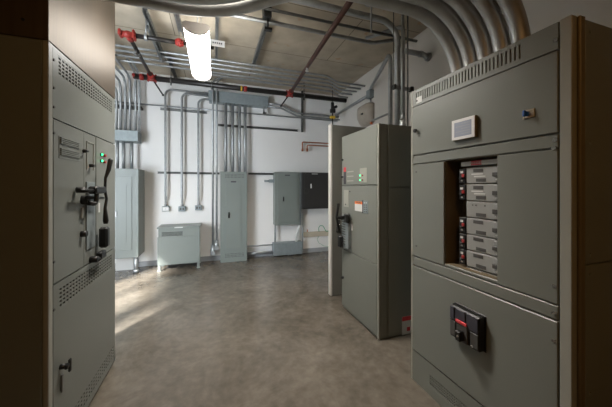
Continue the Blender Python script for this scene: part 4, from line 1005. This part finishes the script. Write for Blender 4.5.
# ================================================================== LARGE CONDUITS
on = ['farthest', 'second', 'third', 'fourth', 'nearest']
ysb = (1.68, 1.56, 1.44, 1.32, 1.20)
for i, y0 in enumerate(ysb):
    zc = 2.90; off = .13*i
    yl = 2.24-off*1.0
    x1j, x0j = .66-.05*i, .02-.05*i
    pts = [(1.90, y0, ZT), (1.90, y0, zc), (x1j, y0, zc), (x0j, yl, zc), (XC+.002, yl, zc)]
    pth = fillet(pts[:3], .50, 16)[:-1]+fillet([pts[1], pts[2], pts[3], pts[4]], .9, 12)[1:]
    mb = MB(); mb.tube(pth, .052, 22)
    o = tag(mb.build('large_conduit', M['galvbig']), f'{on[i]} of five large conduits arching from the switchboard top, counted from the back' if 0 < i < 4 else f'{on[i]} of the five large conduits arching from the switchboard top', 'conduit', 'large conduits arching over the switchboard')
# trapeze carrying them
mb = MB(); zt_ = 2.90-.057-.041
mb.box((1.13, .95, 2.96), (1.17, 1.86, 3.0), 0, .003); tr = thing('trapeze_hanger', (1.15, 1.4, 2.96), 'strut hanger with clamps and threaded rod over the large conduits', 'hanger')
mb.build('channel', M['galv'], tr)
mb = MB(); q = P(379.3, 20, Y=1.80); mb.cyl((1.15, 1.80, q.z-.16+.05), (1.15, 1.80, HC), .007, 8); mb.build('threaded_rod', M['galv'], tr)
mb = MB(); mb.cyl((1.15, 1.0, 2.94), (1.15, 1.0, HC), .007, 8); mb.build('threaded_rod', M['galv'], tr)
for y0 in ysb:
    mb = MB(); mb.tube([(1.15, y0+.062*math.cos(t), 2.90+.062*math.sin(t)) for t in [math.pi*k/10 for k in range(11)]], .006, 6); mb.box((1.13, y0-.012, 2.955), (1.17, y0+.012, 3.02), 0, .003); mb.build('pipe_clamp', M['galv'], tr)
mb = MB(); mb.cyl((1.22, 1.74, 2.93), (1.22, 1.78, 2.93), .02, 12); mb.box((1.17, 1.73, 2.96), (1.24, 1.80, 2.985), 0, .008); mb.build('beam_clamp', M['black'], tr)
mb = MB(); 
for x in (-.72, -.66): mb.box((x, 1.62, 2.96), (x+.03, 2.32, 2.99), 0, .003)
tr2 = thing('trapeze_hanger', (-.69, 2.0, 2.96), 'strut hanger over the large conduits beside the pull box', 'hanger'); mb.build('channel', M['darkstrut'], tr2)
for y0 in (1.68, 2.32): mb = MB(); mb.cyl((-.69, y0, 2.93), (-.69, y0, HC), .007, 8); mb.build('threaded_rod', M['galv'], tr2)

# ================================================================== LIGHTS
w_ = bpy.data.worlds.new('world'); sc.world = w_; w_.use_nodes = True
bg = w_.node_tree.nodes['Background']; bg.inputs[0].default_value = (.75, .87, 1., 1); bg.inputs[1].default_value = .8
def area(name, loc, rot, sx, sy, power, colr, spread=180):
    L = bpy.data.lights.new(name, 'AREA'); L.shape = 'RECTANGLE'; L.size = sx; L.size_y = sy; L.energy = power; L.color = colr; L.spread = math.radians(spread)
    o = bpy.data.objects.new(name, L); col.objects.link(o); o.location = loc; o.rotation_euler = rot; return o
# daylight in the glazed opening of the left wall, pointing into the room
def aim(o, tgt): o.rotation_euler = (Vector(tgt)-o.location).to_track_quat('-Z', 'Y').to_euler(); return o
d1 = area('daylight_window', (XL+.04, 1.55, 1.5), (0, 0, 0), 1.8, 2.2, 185, (.84, .92, 1.)); aim(d1, (-.2, 5.2, 1.3))
sun = bpy.data.lights.new('sun', 'SUN'); sun.energy = 26.; sun.angle = math.radians(4); sun.color = (1., .97, .92)
so = bpy.data.objects.new('sun', sun); col.objects.link(so); so.location = (-6, -3, 6); aim(so, Vector(so.location)+Vector((.58*.866, .815*.866, -.5)))
d5 = area('added_fill_behind', (-.1, -1.0, 3.5), (0, 0, 0), .25, 1.0, 11, (1., .52, .15))  # unseen fill light added to turn the near side faces warm brown
d3 = area('added_fill_near', (.30, 2.5, 3.5), (0, 0, 0), .25, .8, 42, (1., .93, .84), 130)  # fill light added above the view to brighten cabinet fronts and floor
for k, v in list(bpy.data.objects.items()):
    if '_o' in v: del v['_o']
sc.view_settings.view_transform = 'Standard'; sc.view_settings.look = 'None'; sc.view_settings.gamma = 1; sc.view_settings.use_curve_mapping = False
sc.view_settings.exposure = 0.56
